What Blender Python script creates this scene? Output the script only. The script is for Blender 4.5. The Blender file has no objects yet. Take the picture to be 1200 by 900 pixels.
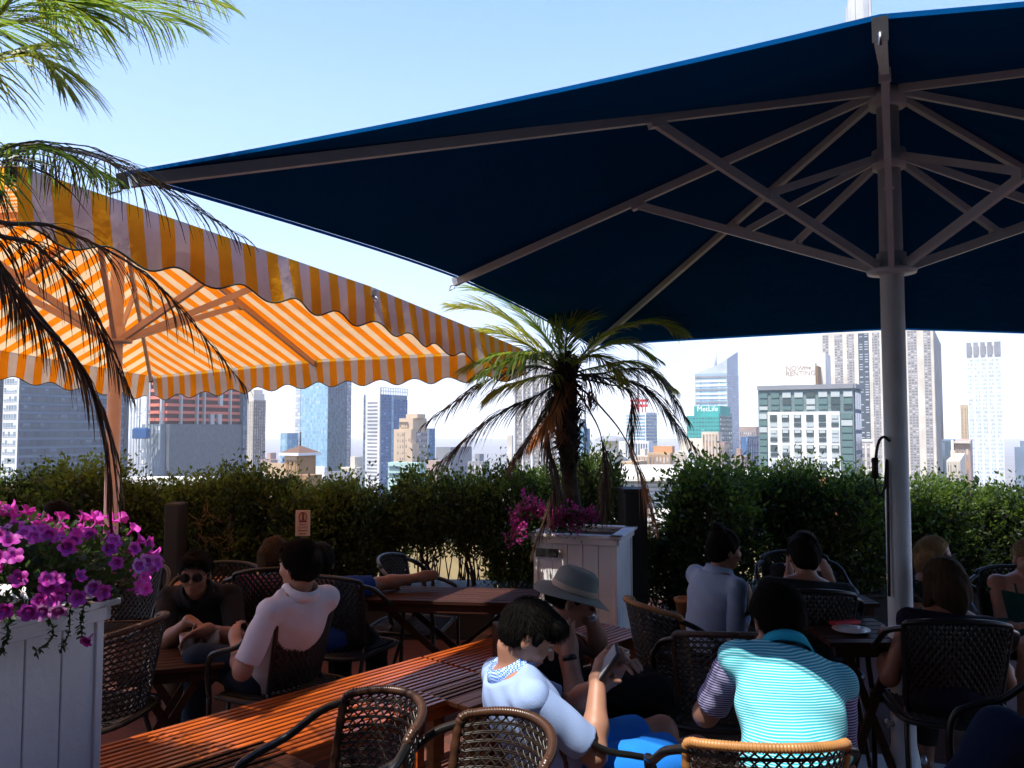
import bpy, math, random
import numpy as np
from mathutils import Vector, Matrix
random.seed(7); RNG = np.random.default_rng(7)
PI = math.pi
sc = bpy.context.scene
COL = sc.collection
F = 950.0; PITCH = 0.055; EYE = 1.7
CP, SP = math.cos(PITCH), math.sin(PITCH)

def at(px, py, Y):
    """world point seen at a photo pixel (1200x900 frame) at world distance Y"""
    a = (px-600)/F; b = (450-py)/F
    d = Vector((a, CP-b*SP, SP+b*CP)); s = Y/d.y
    return Vector((d.x*s, Y, EYE+d.z*s))
def onz(px, py, z):
    a = (px-600)/F; b = (450-py)/F
    d = Vector((a, CP-b*SP, SP+b*CP)); s = (z-EYE)/d.z
    return Vector((d.x*s, d.y*s, z))

# ------------------------------------------------------------- materials
def mat(name, col, rough=0.6, metal=0.0, spec=0.5, var=0.0, vscale=8.0, bump=0.0, bscale=60.0,
        col2=None, trans=0.0, tcol=None, sheen=0.0, coat=0.0, ior=1.45):
    m = bpy.data.materials.new(name); m.use_nodes = True
    nt = m.node_tree; N = nt.nodes; L = nt.links
    p = N['Principled BSDF']
    p.inputs['Base Color'].default_value = (*col, 1); p.inputs['Roughness'].default_value = rough
    p.inputs['Metallic'].default_value = metal; p.inputs['Specular IOR Level'].default_value = spec
    p.inputs['IOR'].default_value = ior
    p.inputs['Coat Weight'].default_value = coat
    if sheen: p.inputs['Sheen Weight'].default_value = sheen
    tc = N.new('ShaderNodeTexCoord')
    csock = None
    if var > 0 or col2:
        nz = N.new('ShaderNodeTexNoise'); nz.inputs['Scale'].default_value = vscale; nz.inputs['Detail'].default_value = 6
        L.new(tc.outputs['Object'], nz.inputs['Vector'])
        mr = N.new('ShaderNodeMapRange'); mr.inputs[1].default_value = 0.35; mr.inputs[2].default_value = 0.65
        L.new(nz.outputs['Fac'], mr.inputs[0])
        mx = N.new('ShaderNodeMix'); mx.data_type = 'RGBA'
        c2 = col2 if col2 else tuple(c*(1-var) for c in col)
        mx.inputs[6].default_value = (*col, 1); mx.inputs[7].default_value = (*c2, 1)
        L.new(mr.outputs[0], mx.inputs[0]); L.new(mx.outputs[2], p.inputs['Base Color']); csock = mx.outputs[2]
    if bump > 0:
        nb = N.new('ShaderNodeTexNoise'); nb.inputs['Scale'].default_value = bscale; nb.inputs['Detail'].default_value = 4
        L.new(tc.outputs['Object'], nb.inputs['Vector'])
        b = N.new('ShaderNodeBump'); b.inputs['Strength'].default_value = bump; b.inputs['Distance'].default_value = 0.01
        L.new(nb.outputs['Fac'], b.inputs['Height']); L.new(b.outputs[0], p.inputs['Normal'])
    if trans > 0:
        t = N.new('ShaderNodeBsdfTranslucent'); t.inputs[0].default_value = (*(tcol or col), 1)
        ms = N.new('ShaderNodeMixShader'); ms.inputs[0].default_value = trans
        L.new(p.outputs[0], ms.inputs[1]); L.new(t.outputs[0], ms.inputs[2])
        L.new(ms.outputs[0], N['Material Output'].inputs[0])
    return m

def N_(m): return m.node_tree.nodes
def new_mat(name):
    m = bpy.data.materials.new(name); m.use_nodes = True
    return m, m.node_tree.nodes, m.node_tree.links, m.node_tree.nodes['Principled BSDF']
def math_node(N, L, op, a, b=None, c=None):
    n = N.new('ShaderNodeMath'); n.operation = op
    for i, v in enumerate((a, b, c)):
        if v is None: continue
        if isinstance(v, (int, float)): n.inputs[i].default_value = v
        else: L.new(v, n.inputs[i])
    return n.outputs[0]
def mix_col(N, L, fac, a, b):
    n = N.new('ShaderNodeMix'); n.data_type = 'RGBA'
    if isinstance(fac, (int, float)): n.inputs[0].default_value = fac
    else: L.new(fac, n.inputs[0])
    for i, v in ((6, a), (7, b)):
        if isinstance(v, tuple): n.inputs[i].default_value = (*v, 1)
        else: L.new(v, n.inputs[i])
    return n.outputs[2]

# ------------------------------------------------------------- object plumbing
def link(o, parent=None):
    COL.objects.link(o)
    if parent is not None: o.parent = parent
    return o
def tag(o, label, cat, group=None):
    o['label'] = label; o['category'] = cat
    if group: o['group'] = group
    return o
def thing(name, label, cat, loc=(0, 0, 0), rz=0.0, group=None):
    o = bpy.data.objects.new(name, None); link(o)
    o.location = loc; o.rotation_euler = (0, 0, rz); o.empty_display_size = 0.1
    return tag(o, label, cat, group)
def structure(o, kind='structure'):
    o['kind'] = kind; return o
def copy_tree(o, parent=None):
    c = o.copy(); link(c, parent)
    for ch in o.children: copy_tree(ch, c)
    return c

class MB:
    """mesh builder"""
    def __init__(s): s.v = []; s.f = []; s.m = []; s.uv = {}; s.smooth = []
    def add(s, verts, faces, mi=0, smooth=False):
        b = len(s.v); s.v.extend([tuple(x) for x in verts])
        for f in faces: s.f.append(tuple(b+i for i in f)); s.m.append(mi); s.smooth.append(smooth)
    def box(s, c, d, rz=0.0, mi=0, rot=None, bev=0.0):
        hx, hy, hz = d[0]/2, d[1]/2, d[2]/2
        R = rot if rot is not None else Matrix.Rotation(rz, 3, 'Z')
        c = Vector(c)
        if bev > 0:
            bm = [];  e = bev
            V = []
            for sx in (-1, 1):
                for sy in (-1, 1):
                    for sz in (-1, 1):
                        V.append([(sx*(hx-e), sy*(hy-e), sz*hz), (sx*(hx-e), sy*hy, sz*(hz-e)), (sx*hx, sy*(hy-e), sz*(hz-e))])
            idx = lambda a, b, cc, k: ((a*2+b)*2+cc)*3+k
            verts = [c+R@Vector(v) for t in V for v in t]
            fs = []
            for z in (0, 1): fs.append((idx(0,0,z,0), idx(1,0,z,0), idx(1,1,z,0), idx(0,1,z,0)))
            for y in (0, 1): fs.append((idx(0,y,0,1), idx(1,y,0,1), idx(1,y,1,1), idx(0,y,1,1)))
            for x in (0, 1): fs.append((idx(x,0,0,2), idx(x,1,0,2), idx(x,1,1,2), idx(x,0,1,2)))
            for y in (0, 1):
                for z in (0, 1): fs.append((idx(0,y,z,0), idx(1,y,z,0), idx(1,y,z,1), idx(0,y,z,1)))
            for x in (0, 1):
                for z in (0, 1): fs.append((idx(x,0,z,0), idx(x,1,z,0), idx(x,1,z,2), idx(x,0,z,2)))
            for x in (0, 1):
                for y in (0, 1): fs.append((idx(x,y,0,1), idx(x,y,1,1), idx(x,y,1,2), idx(x,y,0,2)))
            for x in (0, 1):
                for y in (0, 1):
                    for z in (0, 1): fs.append((idx(x,y,z,0), idx(x,y,z,1), idx(x,y,z,2)))
            s.add(verts, fs, mi); return
        P = [c+R@Vector((sx*hx, sy*hy, sz*hz)) for sx in (-1, 1) for sy in (-1, 1) for sz in (-1, 1)]
        s.add(P, [(0,1,3,2), (4,6,7,5), (0,4,5,1), (2,3,7,6), (0,2,6,4), (1,5,7,3)], mi)
    def bar(s, a, b, w, h, mi=0, up=(0, 0, 1)):
        a = Vector(a); b = Vector(b); d = (b-a); l = d.length; d.normalize()
        u = Vector(up); x = d.cross(u)
        if x.length < 1e-4: x = d.cross(Vector((1, 0, 0)))
        x.normalize(); u = x.cross(d)
        R = Matrix((x, d, u)).transposed()
        s.box((a+b)/2, (w, l, h), rot=R, mi=mi)
    def tube(s, pts, r, n=8, mi=0, cap=True, smooth=True, squash=1.0):
        pts = [Vector(p) for p in pts]
        rs = r if isinstance(r, (list, tuple)) else [r]*len(pts)
        rings = []; prev = None
        for i, p in enumerate(pts):
            t = (pts[min(i+1, len(pts)-1)]-pts[max(i-1, 0)])
            if t.length < 1e-9: t = Vector((0, 0, 1))
            t.normalize()
            if prev is None:
                x = t.cross(Vector((0, 0, 1)))
                if x.length < 1e-3: x = t.cross(Vector((0, 1, 0)))
            else:
                x = prev-t*prev.dot(t)
            x.normalize(); prev = x; y = t.cross(x)
            sx_, sy_ = (1, squash) if squash > 0 else (-squash, 1)
            rings.append([p+(x*math.cos(2*PI*k/n)*sx_+y*math.sin(2*PI*k/n)*sy_)*rs[i] for k in range(n)])
        V = [v for rr in rings for v in rr]; Fs = []
        for i in range(len(pts)-1):
            for k in range(n):
                k2 = (k+1) % n; Fs.append((i*n+k, i*n+k2, (i+1)*n+k2, (i+1)*n+k))
        if cap:
            Fs.append(tuple(range(n))[::-1]); Fs.append(tuple((len(pts)-1)*n+k for k in range(n)))
        s.add(V, Fs, mi, smooth)
    def lathe(s, prof, n=24, c=(0, 0, 0), mi=0, R=None, smooth=True):
        c = Vector(c); V = []; Fs = []
        for r, z in prof:
            for k in range(n):
                v = Vector((r*math.cos(2*PI*k/n), r*math.sin(2*PI*k/n), z))
                if R is not None: v = R@v
                V.append(c+v)
        for i in range(len(prof)-1):
            for k in range(n):
                k2 = (k+1) % n; Fs.append((i*n+k, i*n+k2, (i+1)*n+k2, (i+1)*n+k))
        s.add(V, Fs, mi, smooth)
    def build(s, name, mats, parent=None, loc=None, inv=None):
        me = bpy.data.meshes.new(name)
        V = s.v
        if inv is not None: V = [tuple(inv@Vector(v)) for v in V]
        me.from_pydata(V, [], s.f)
        if not isinstance(mats, (list, tuple)): mats = [mats]
        for m in mats: me.materials.append(m)
        me.polygons.foreach_set('material_index', s.m)
        me.polygons.foreach_set('use_smooth', s.smooth)
        me.update()
        o = bpy.data.objects.new(name, me)
        if loc is not None: o.location = loc
        return link(o, parent)

def np_mesh(name, V, Q, mats, parent=None, smooth=False, mi=None, uv=None):
    """V (n,3), Q (m,4) or (m,3)"""
    me = bpy.data.meshes.new(name)
    k = Q.shape[1]
    me.vertices.add(len(V)); me.vertices.foreach_set('co', np.asarray(V, np.float32).ravel())
    me.loops.add(len(Q)*k); me.loops.foreach_set('vertex_index', np.asarray(Q, np.int32).ravel())
    me.polygons.add(len(Q)); me.polygons.foreach_set('loop_start', np.arange(0, len(Q)*k, k, dtype=np.int32))
    me.polygons.foreach_set('loop_total', np.full(len(Q), k, np.int32))
    if not isinstance(mats, (list, tuple)): mats = [mats]
    for m in mats: me.materials.append(m)
    if mi is not None: me.polygons.foreach_set('material_index', np.asarray(mi, np.int32))
    me.polygons.foreach_set('use_smooth', np.full(len(Q), smooth, bool))
    if uv is not None:
        l = me.uv_layers.new(name='UVMap'); l.data.foreach_set('uv', np.asarray(uv, np.float32)[np.asarray(Q).ravel()].ravel())
    me.update(); me.validate()
    o = bpy.data.objects.new(name, me)
    return link(o, parent)

def bez(P, n):
    """Catmull-Rom through P"""
    P = [Vector(p) for p in P]; Q = [2*P[0]-P[1]]+P+[2*P[-1]-P[-2]]; out = []
    segs = len(P)-1
    for i in range(n+1):
        t = i/n*segs; k = min(int(t), segs-1); u = t-k
        a, b, c, d = Q[k], Q[k+1], Q[k+2], Q[k+3]
        out.append(0.5*((2*b)+(c-a)*u+(2*a-5*b+4*c-d)*u*u+(3*b-a-3*c+d)*u*u*u))
    return out
# ------------------------------------------------------------- parasols
M_white = mat('painted_white_metal', (0.56, 0.64, 0.68), 0.42, var=0.12, vscale=6, bump=0.12, bscale=90)
M_frame = mat('grey_painted_aluminium', (0.58, 0.66, 0.70), 0.42, var=0.1, vscale=9)
M_cream = mat('cream_painted_pole', (0.66, 0.50, 0.42), 0.5, var=0.1, vscale=10)
M_black = mat('black_plastic', (0.012, 0.012, 0.014), 0.45)
M_steel = mat('dull_steel', (0.45, 0.45, 0.46), 0.35, metal=0.9)

def fabric_blue():
    m, N, L, p = new_mat('navy_canopy_cloth')
    p.inputs['Roughness'].default_value = 1.0; p.inputs['Specular IOR Level'].default_value = 0.0
    tc = N.new('ShaderNodeTexCoord'); nz = N.new('ShaderNodeTexNoise'); nz.inputs['Scale'].default_value = 3.0
    nz.inputs['Detail'].default_value = 5; L.new(tc.outputs['Object'], nz.inputs['Vector'])
    L.new(mix_col(N, L, nz.outputs['Fac'], (0.0018, 0.06, 0.205), (0.0015, 0.047, 0.165)), p.inputs['Base Color'])
    wv = N.new('ShaderNodeTexNoise'); wv.inputs['Scale'].default_value = 2.2; wv.inputs['Detail'].default_value = 4; L.new(tc.outputs['Object'], wv.inputs['Vector'])
    b = N.new('ShaderNodeBump'); b.inputs['Strength'].default_value = 0.5; b.inputs['Distance'].default_value = 0.12
    L.new(wv.outputs['Fac'], b.inputs['Height']); L.new(b.outputs[0], p.inputs['Normal'])
    return m
M_blue = fabric_blue()

def fabric_stripe(name, yel, whi, tyel, twhi, trans):
    m, N, L, p = new_mat(name)
    p.inputs['Roughness'].default_value = 0.85; p.inputs['Specular IOR Level'].default_value = 0.1
    uv = N.new('ShaderNodeUVMap'); sx = N.new('ShaderNodeSeparateXYZ'); L.new(uv.outputs[0], sx.inputs[0])
    fr = math_node(N, L, 'FRACT', math_node(N, L, 'DIVIDE', sx.outputs[0], 0.155))
    st = math_node(N, L, 'LESS_THAN', fr, 0.5)
    nz = N.new('ShaderNodeTexNoise'); nz.inputs['Scale'].default_value = 5; nz.inputs['Detail'].default_value = 6
    tc = N.new('ShaderNodeTexCoord'); L.new(tc.outputs['Object'], nz.inputs['Vector'])
    c = mix_col(N, L, st, whi, yel)
    dirt = math_node(N, L, 'MULTIPLY_ADD', nz.outputs['Fac'], 0.5, 0.72)
    mm = N.new('ShaderNodeMix'); mm.data_type = 'RGBA'; mm.blend_type = 'MULTIPLY'; mm.inputs[0].default_value = 1
    L.new(c, mm.inputs[6]); L.new(dirt, mm.inputs[7]); L.new(mm.outputs[2], p.inputs['Base Color'])
    t = N.new('ShaderNodeBsdfTranslucent')
    mt = N.new('ShaderNodeMix'); mt.data_type = 'RGBA'; mt.blend_type = 'MULTIPLY'; mt.inputs[0].default_value = 1
    L.new(mix_col(N, L, st, twhi, tyel), mt.inputs[6]); L.new(dirt, mt.inputs[7]); L.new(mt.outputs[2], t.inputs[0])
    ms = N.new('ShaderNodeMixShader'); ms.inputs[0].default_value = trans
    L.new(p.outputs[0], ms.inputs[1]); L.new(t.outputs[0], ms.inputs[2]); L.new(ms.outputs[0], N['Material Output'].inputs[0])
    wn = N.new('ShaderNodeTexNoise'); wn.inputs['Scale'].default_value = 9; wn.inputs['Detail'].default_value = 3; L.new(tc.outputs['Object'], wn.inputs['Vector'])
    b = N.new('ShaderNodeBump'); b.inputs['Strength'].default_value = 0.35; b.inputs['Distance'].default_value = 0.03
    L.new(wn.outputs['Fac'], b.inputs['Height']); L.new(b.outputs[0], p.inputs['Normal'])
    return m
M_stripe = fabric_stripe('yellow_white_awning_cloth', (0.86, 0.40, 0.015), (0.62, 0.58, 0.60), (1.0, 0.22, 0.006), (0.95, 0.62, 0.32), 0.40)
M_valance = fabric_stripe('striped_valance_cloth', (0.85, 0.42, 0.012), (0.52, 0.48, 0.50), (1.0, 0.22, 0.006), (0.9, 0.7, 0.5), 0.26)
M_piping = mat('dark_green_piping', (0.03, 0.05, 0.025), 0.7)

def parasol(name, label, cx, cy, s1, s2, th, zc, zm, zh, gx, gy, cloth, frame, pole_r, collar, ring, arm_r, scallop, group=None, polecol=None, sag=0.05):
    root = thing(name, label, 'parasol', (cx, cy, 0), 0, group)
    e1 = Vector((math.cos(th), math.sin(th), 0)); e2 = Vector((-math.sin(th), math.cos(th), 0))
    def pt(u, v, z):
        q = e1*(u*s1)+e2*(v*s2); return Vector((q.x, q.y, z+gx*q.x+gy*q.y))
    apex = Vector((0, 0, zh+0.03))
    dirs = [(-1,-1), (0,-1), (1,-1), (1,0), (1,1), (0,1), (-1,1), (-1,0)]
    rim = [pt(u, v, zc if u and v else zm)+Vector((0, 0, 0.022)) for u, v in dirs]
    # canopy: 8 panels
    V = []; Q = []; UV = []
    n1, n2 = 10, 12
    edge_pts = []
    for k in range(8):
        a, b = rim[k], rim[(k+1) % 8]; (u0, v0), (u1, v1) = dirs[k], dirs[(k+1) % 8]
        base = len(V)
        for i in range(n1+1):
            t = i/n1
            for j in range(n2+1):
                w = j/n2; e = a.lerp(b, w)
                p = apex.lerp(e, t)
                bow = 4*w*(1-w)
                inward = Vector((-e.x, -e.y, 0)).normalized()
                p = p+inward*(sag*bow*t*t)+Vector((0, 0, -0.035*bow*math.sin(PI*min(t, 1))*1.0))
                V.append(p)
                uu, vv = u0+(u1-u0)*w, v0+(v1-v0)*w
                along = (uu*s1 if abs(v0+v1) > abs(u0+u1) else vv*s2)*t
                UV.append((along+10.0, t))
                if i == n1: edge_pts.append((p.copy(), along, (v0+v1, u0+u1)))
        for i in range(n1):
            for j in range(n2):
                q = base+i*(n2+1)+j; Q.append((q, q+1, q+n2+2, q+n2+1))
    can = np_mesh('canopy', np.array([tuple(v) for v in V]), np.array(Q), cloth, root, True, uv=np.array(UV))
    # hem / valance
    if scallop:
        V = []; Q = []; UV = []; P2 = []
        for side in range(4):
            k0 = side*2
            segs = edge_pts[k0*(n2+1):(k0+2)*(n2+1)]
            P = [s_[0] for s_ in segs]; A = [s_[1] for s_ in segs]
            # arc length
            L_ = [0]
            for i in range(1, len(P)): L_.append(L_[-1]+(P[i]-P[i-1]).length)
            tot = L_[-1]; nsc = round(tot/0.345); m = 150
            out = ((P[0]+P[-1])/2); out.z = 0; out.normalize()
            base = len(V); trim = []
            for i in range(m+1):
                s_ = tot*i/m
                j = max(k for k in range(len(L_)) if L_[k] <= s_+1e-9); j = min(j, len(P)-2)
                w = (s_-L_[j])/max(L_[j+1]-L_[j], 1e-6); p = P[j].lerp(P[j+1], w); al = A[j]+(A[j+1]-A[j])*w
                ph = s_/tot*nsc
                h = 0.20+0.05*(0.5-0.5*math.cos(2*PI*ph))
                wob = 0.012*math.sin(ph*2.1+side)+0.008*math.sin(ph*5.3)
                for r in range(5):
                    t = r/4
                    q = p+out*(0.012+0.03*t+wob*t*t)+Vector((0, 0, -h*t+0.002)); V.append(q); UV.append((al+10.0, t))
                trim.append(V[-1])
            for i in range(m):
                for r in range(4):
                    q = base+i*5+r; Q.append((q, q+5, q+6, q+1))
            P2.append(trim)
        np_mesh('valance', np.array([tuple(v) for v in V]), np.array(Q), M_valance, root, True, uv=np.array(UV))
        tr = MB()
        for t in P2: tr.tube(t, 0.004, 5)
        for k in range(8):
            tr.tube([s_[0]+Vector((0, 0, 0.004)) for s_ in edge_pts[k*(n2+1):(k+1)*(n2+1)]], 0.0035, 5)
        tr.build('piping', M_piping, root)
    else:
        V = []; Q = []
        for k in range(8):
            seg = edge_pts[k*(n2+1):(k+1)*(n2+1)]; base = len(V)
            for p, _, _ in seg:
                o_ = Vector((p.x, p.y, 0)).normalized()
                V.append(p+o_*0.010+Vector((0, 0, 0.002))); V.append(p+o_*0.013+Vector((0, 0, -0.012)))
            for j in range(n2): Q.append((base+2*j, base+2*j+2, base+2*j+3, base+2*j+1))
        np_mesh('hem', np.array([tuple(v) for v in V]), np.array(Q), cloth, root, True)
    # ribs
    hub = Vector((0, 0, zh))
    for k in range(8):
        b = MB(); e = rim[k]-Vector((0, 0, 0.030)); d = e-hub; L = d.length; d.normalize()
        hz = Vector((d.x, d.y, 0)).normalized()
        a = hub+hz*(pole_r+0.01)
        b.bar(a+Vector((0, 0, -0.012)), e+d*-0.01+Vector((0, 0, -0.004)), 0.028, 0.042)
        arm_t = arm_r/(Vector((e.x, e.y, 0)).length)
        j = a.lerp(e, arm_t)
        b.bar(j-d*0.04+Vector((0, 0, -0.03)), j+d*0.04+Vector((0, 0, -0.03)), 0.04, 0.045)
        rib = b.build('rib', frame, root)
        c = MB(); c.box(e+d*0.012, (0.034, 0.034, 0.05), rot=Matrix((d.cross(Vector((0,0,1))).normalized(), d, d.cross(Vector((0,0,1))).normalized().cross(d))).transposed())
        c.tube([e+d*0.02+Vector((0,0,-0.01)), e+d*0.055+Vector((0,0,-0.015)), e+d*0.06+Vector((0,0,-0.04)), e+d*0.02+Vector((0,0,-0.035))], 0.004, 5)
        c.build('rib_cap', M_black if k % 2 == 0 else M_steel, rib)
        s_ = MB(); c0 = Vector((0, 0, collar))+hz*(pole_r+0.03)
        s_.bar(c0, j+Vector((0, 0, -0.035)), 0.026, 0.042); s_.build('strut', frame, root)
        if ring:
            mid = c0.lerp(j+Vector((0, 0, -0.035)), 0.5); s_ = MB()
            s_.bar(Vector((0, 0, ring))+hz*(pole_r+0.02), mid+Vector((0, 0, 0.028)), 0.024, 0.036)
            s_.box(mid+Vector((0, 0, 0.012)), (0.045, 0.045, 0.05), math.atan2(hz.y, hz.x)); s_.build('brace', frame, root)
    pl = MB()
    pl.lathe([(0, 0.02), (pole_r*1.35, 0.02), (pole_r*1.35, 0.05), (pole_r*1.25, 0.13), (pole_r*1.0, 0.2), (pole_r, 0.9), (pole_r*1.0, 1.35), (pole_r*0.97, 1.352), (pole_r*0.97, collar-0.06), (pole_r*0.9, zh), (0, zh+0.02)], 32)
    pl.build('pole', polecol or frame, root)
    bs = MB(); bs.box((0, 0, 0.014), (0.62, 0.62, 0.022), th, bev=0.004); bs.build('base_plate', frame, root)
    cl = MB(); cl.lathe([(pole_r+0.002, collar-0.035), (pole_r+0.055, collar-0.03), (pole_r+0.058, collar-0.018), (pole_r+0.05, collar-0.005), (pole_r+0.014, collar), (pole_r+0.012, collar+0.07), (pole_r+0.001, collar+0.075)], 32)
    cl.build('sliding_collar', frame, root)
    if ring:
        cl = MB(); cl.lathe([(pole_r-0.002, ring-0.05), (pole_r+0.022, ring-0.045), (pole_r+0.022, ring+0.045), (pole_r-0.002, ring+0.05)], 24); cl.build('brace_ring', frame, root)
    cl = MB(); cl.lathe([(pole_r-0.004, zh-0.09), (pole_r+0.03, zh-0.085), (pole_r+0.03, zh+0.0), (0, zh+0.03)], 24); cl.build('hub', frame, root)
    return root, pt

blue, bpt = parasol('parasol', 'large square navy blue parasol on a stout white pole, filling the upper right', 1.868, 3.952, 2.446, 2.397, -0.446,
    2.403, 2.525, 3.38, -0.053, -0.014, M_blue, M_frame, 0.056, 2.49, 3.03, 1.25, False, polecol=M_white)
yel, ypt = parasol('parasol', 'yellow and white striped parasol with scalloped valance, standing at the left', -2.68, 5.46, 2.07, 2.07, 1.129,
    2.388, 2.43, 3.21, -0.005, -0.067, M_stripe, M_cream, 0.046, 2.31, None, 1.1, True, sag=0.0)
yback, _ = parasol('parasol', 'unseen striped parasol added beside the flower planter to shade it', -3.05, 0.25, 1.45, 1.45, 0.0,
    2.45, 2.5, 3.05, 0, 0, M_stripe, M_cream, 0.036, 2.37, None, 0.8, True, sag=0.0)  # added out of view to keep sun off the left planter
bback, _ = parasol('parasol', 'unseen navy parasol added behind the camera to deepen the shade', 1.9, -2.6, 2.3, 2.3, 0.05,
    2.5, 2.55, 3.35, 0, 0, M_blue, M_frame, 0.056, 2.49, 3.03, 1.25, False, polecol=M_white)  # added out of view to cut the sky light from behind
# fittings on the blue parasol's pole
b = MB(); zz = 1.7-(752-502)/950*3.9
b.box((0.062, -0.01, zz), (0.03, 0.045, 0.15), 0, bev=0.006); b.tube([(0.075, -0.02, zz+0.03), (0.1, -0.03, zz+0.03), (0.1, -0.03, zz)], 0.006)
b.build('crank_box', M_white, blue)
for dx, z_ in ((-0.062, 0.30), (0.064, 0.13)):
    b = MB(); b.tube([(dx*0.8, -0.01, z_), (dx*1.35, -0.012, z_)], 0.014, 8); b.tube([(dx*1.25, -0.01, z_), (dx*1.5, -0.012, z_)], 0.02, 6); b.build('bolt', M_steel, blue)
b = MB()
pc = [(-0.045, -0.03, 1.64), (-0.075, -0.03, 1.66), (-0.1, -0.03, 1.63), (-0.115, -0.03, 1.55), (-0.12, -0.03, 1.45), (-0.1, -0.03, 1.38), (-0.075, -0.03, 1.42), (-0.06, -0.03, 1.55), (-0.062, -0.03, 1.3), (-0.066, -0.03, 0.9)]
b.tube(bez(pc, 60), 0.007, 6); b.tube([(-0.118, -0.03, 1.56), (-0.12, -0.03, 1.46)], 0.016, 8)
tag(b.build('cable', M_black, None, loc=(1.868, 3.952, 0)), 'black power cable looped in a hook beside the big white pole', 'cable')
# ------------------------------------------------------------- camera, sun, sky
cam = bpy.data.cameras.new('camera'); camo = bpy.data.objects.new('camera', cam); link(camo)
camo.location = (0, 0, EYE); camo.rotation_euler = (PI/2+PITCH, 0, 0)
cam.sensor_width = 36; cam.lens = F*36/1200; cam.clip_end = 30000; cam.clip_start = 0.02
sc.camera = camo
SUN_AZ = (-0.68, -0.73); SUN_EL = math.radians(64)
sd = Vector((SUN_AZ[0]*math.cos(SUN_EL), SUN_AZ[1]*math.cos(SUN_EL), math.sin(SUN_EL))).normalized()
sl = bpy.data.lights.new('sun', 'SUN'); sl.energy = 5.0; sl.angle = math.radians(0.5); sl.color = (1, 0.93, 0.82)
so = bpy.data.objects.new('sun', sl); link(so); so.rotation_euler = sd.to_track_quat('Z', 'Y').to_euler()
w = bpy.data.worlds.new('World'); sc.world = w; w.use_nodes = True
N = w.node_tree.nodes; L = w.node_tree.links; bg = N['Background']
sky = N.new('ShaderNodeTexSky'); sky.sky_type = 'NISHITA'; sky.sun_disc = False
sky.sun_elevation = SUN_EL; sky.sun_rotation = math.atan2(sd.x, sd.y); sky.air_density = 1.1; sky.dust_density = 0.6; sky.ozone_density = 1.5
tc = N.new('ShaderNodeTexCoord'); sx = N.new('ShaderNodeSeparateXYZ'); L.new(tc.outputs['Generated'], sx.inputs[0])
mp = N.new('ShaderNodeMapping'); mp.inputs['Scale'].default_value = (1.0, 1.0, 3.2); mp.inputs['Location'].default_value = (0.35, 0.1, 0.2); L.new(tc.outputs['Generated'], mp.inputs[0])
nz = N.new('ShaderNodeTexNoise'); nz.inputs['Scale'].default_value = 2.6; nz.inputs['Detail'].default_value = 9; nz.inputs['Roughness'].default_value = 0.5; L.new(mp.outputs[0], nz.inputs['Vector'])
# cloud cover: thick near the horizon, thinning upward
el = N.new('ShaderNodeMapRange'); el.inputs[1].default_value = 0.0; el.inputs[2].default_value = 0.30; el.inputs[3].default_value = 0.30; el.inputs[4].default_value = -0.42; L.new(sx.outputs[2], el.inputs[0])
cov = math_node(N, L, 'ADD', el.outputs[0], nz.outputs['Fac'])
cl = N.new('ShaderNodeMapRange'); cl.interpolation_type = 'SMOOTHSTEP'; cl.inputs[1].default_value = 0.5; cl.inputs[2].default_value = 0.72; L.new(cov, cl.inputs[0])
CLOUD = (11.0, 11.2, 11.6)
hg = N.new('ShaderNodeMapRange'); hg.inputs[1].default_value = 0.12; hg.inputs[2].default_value = 0.55; L.new(sx.outputs[2], hg.inputs[0])
haze_c = mix_col(N, L, hg.outputs[0], (2.3, 4.9, 9.2), (0.2, 1.9, 6.6))
c1 = mix_col(N, L, 0.80, sky.outputs[0], haze_c)
c2 = mix_col(N, L, cl.outputs[0], c1, CLOUD)
L.new(c2, bg.inputs[0]); bg.inputs[1].default_value = 0.10
sc.view_settings.view_transform = 'Standard'; sc.view_settings.look = 'None'; sc.view_settings.gamma = 1
sc.view_settings.exposure = 0.95; sc.cycles.volume_bounces = 3

# ------------------------------------------------------------- city air
hb = MB(); hb.box((0, 2000, 300), (9000, 9000, 760.0)); hzo = hb.build('haze', None or bpy.data.materials.new('city_haze')); hzo['kind'] = 'stuff'
hm = hzo.data.materials[0]; hm.use_nodes = True; hN = hm.node_tree.nodes; hN.remove(hN['Principled BSDF'])
hv = hN.new('ShaderNodeVolumePrincipled'); hv.inputs['Color'].default_value = (0.97, 0.98, 1.0, 1); hv.inputs['Density'].default_value = 0.00023; hv.inputs['Anisotropy'].default_value = 0.2
hm.node_tree.links.new(hv.outputs[0], hN['Material Output'].inputs['Volume'])
# ------------------------------------------------------------- city
ZG = -76.0
RD = Vector((0.866, -0.5, 0)); QD = Vector((0.5, 0.866, 0)); FN = Vector((-0.5, -0.866, 0)); RN = Vector((0.866, -0.5, 0))
g = MB(); g.add([(-4400, -2400, ZG), (4400, -2400, ZG), (4400, 6400, ZG), (-4400, 6400, ZG)], [(0, 1, 2, 3)])
M_cityground = mat('city_ground', (0.10, 0.10, 0.10), 0.9, col2=(0.22, 0.2, 0.19), vscale=0.02)
structure(g.build('city_ground', M_cityground))

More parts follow.
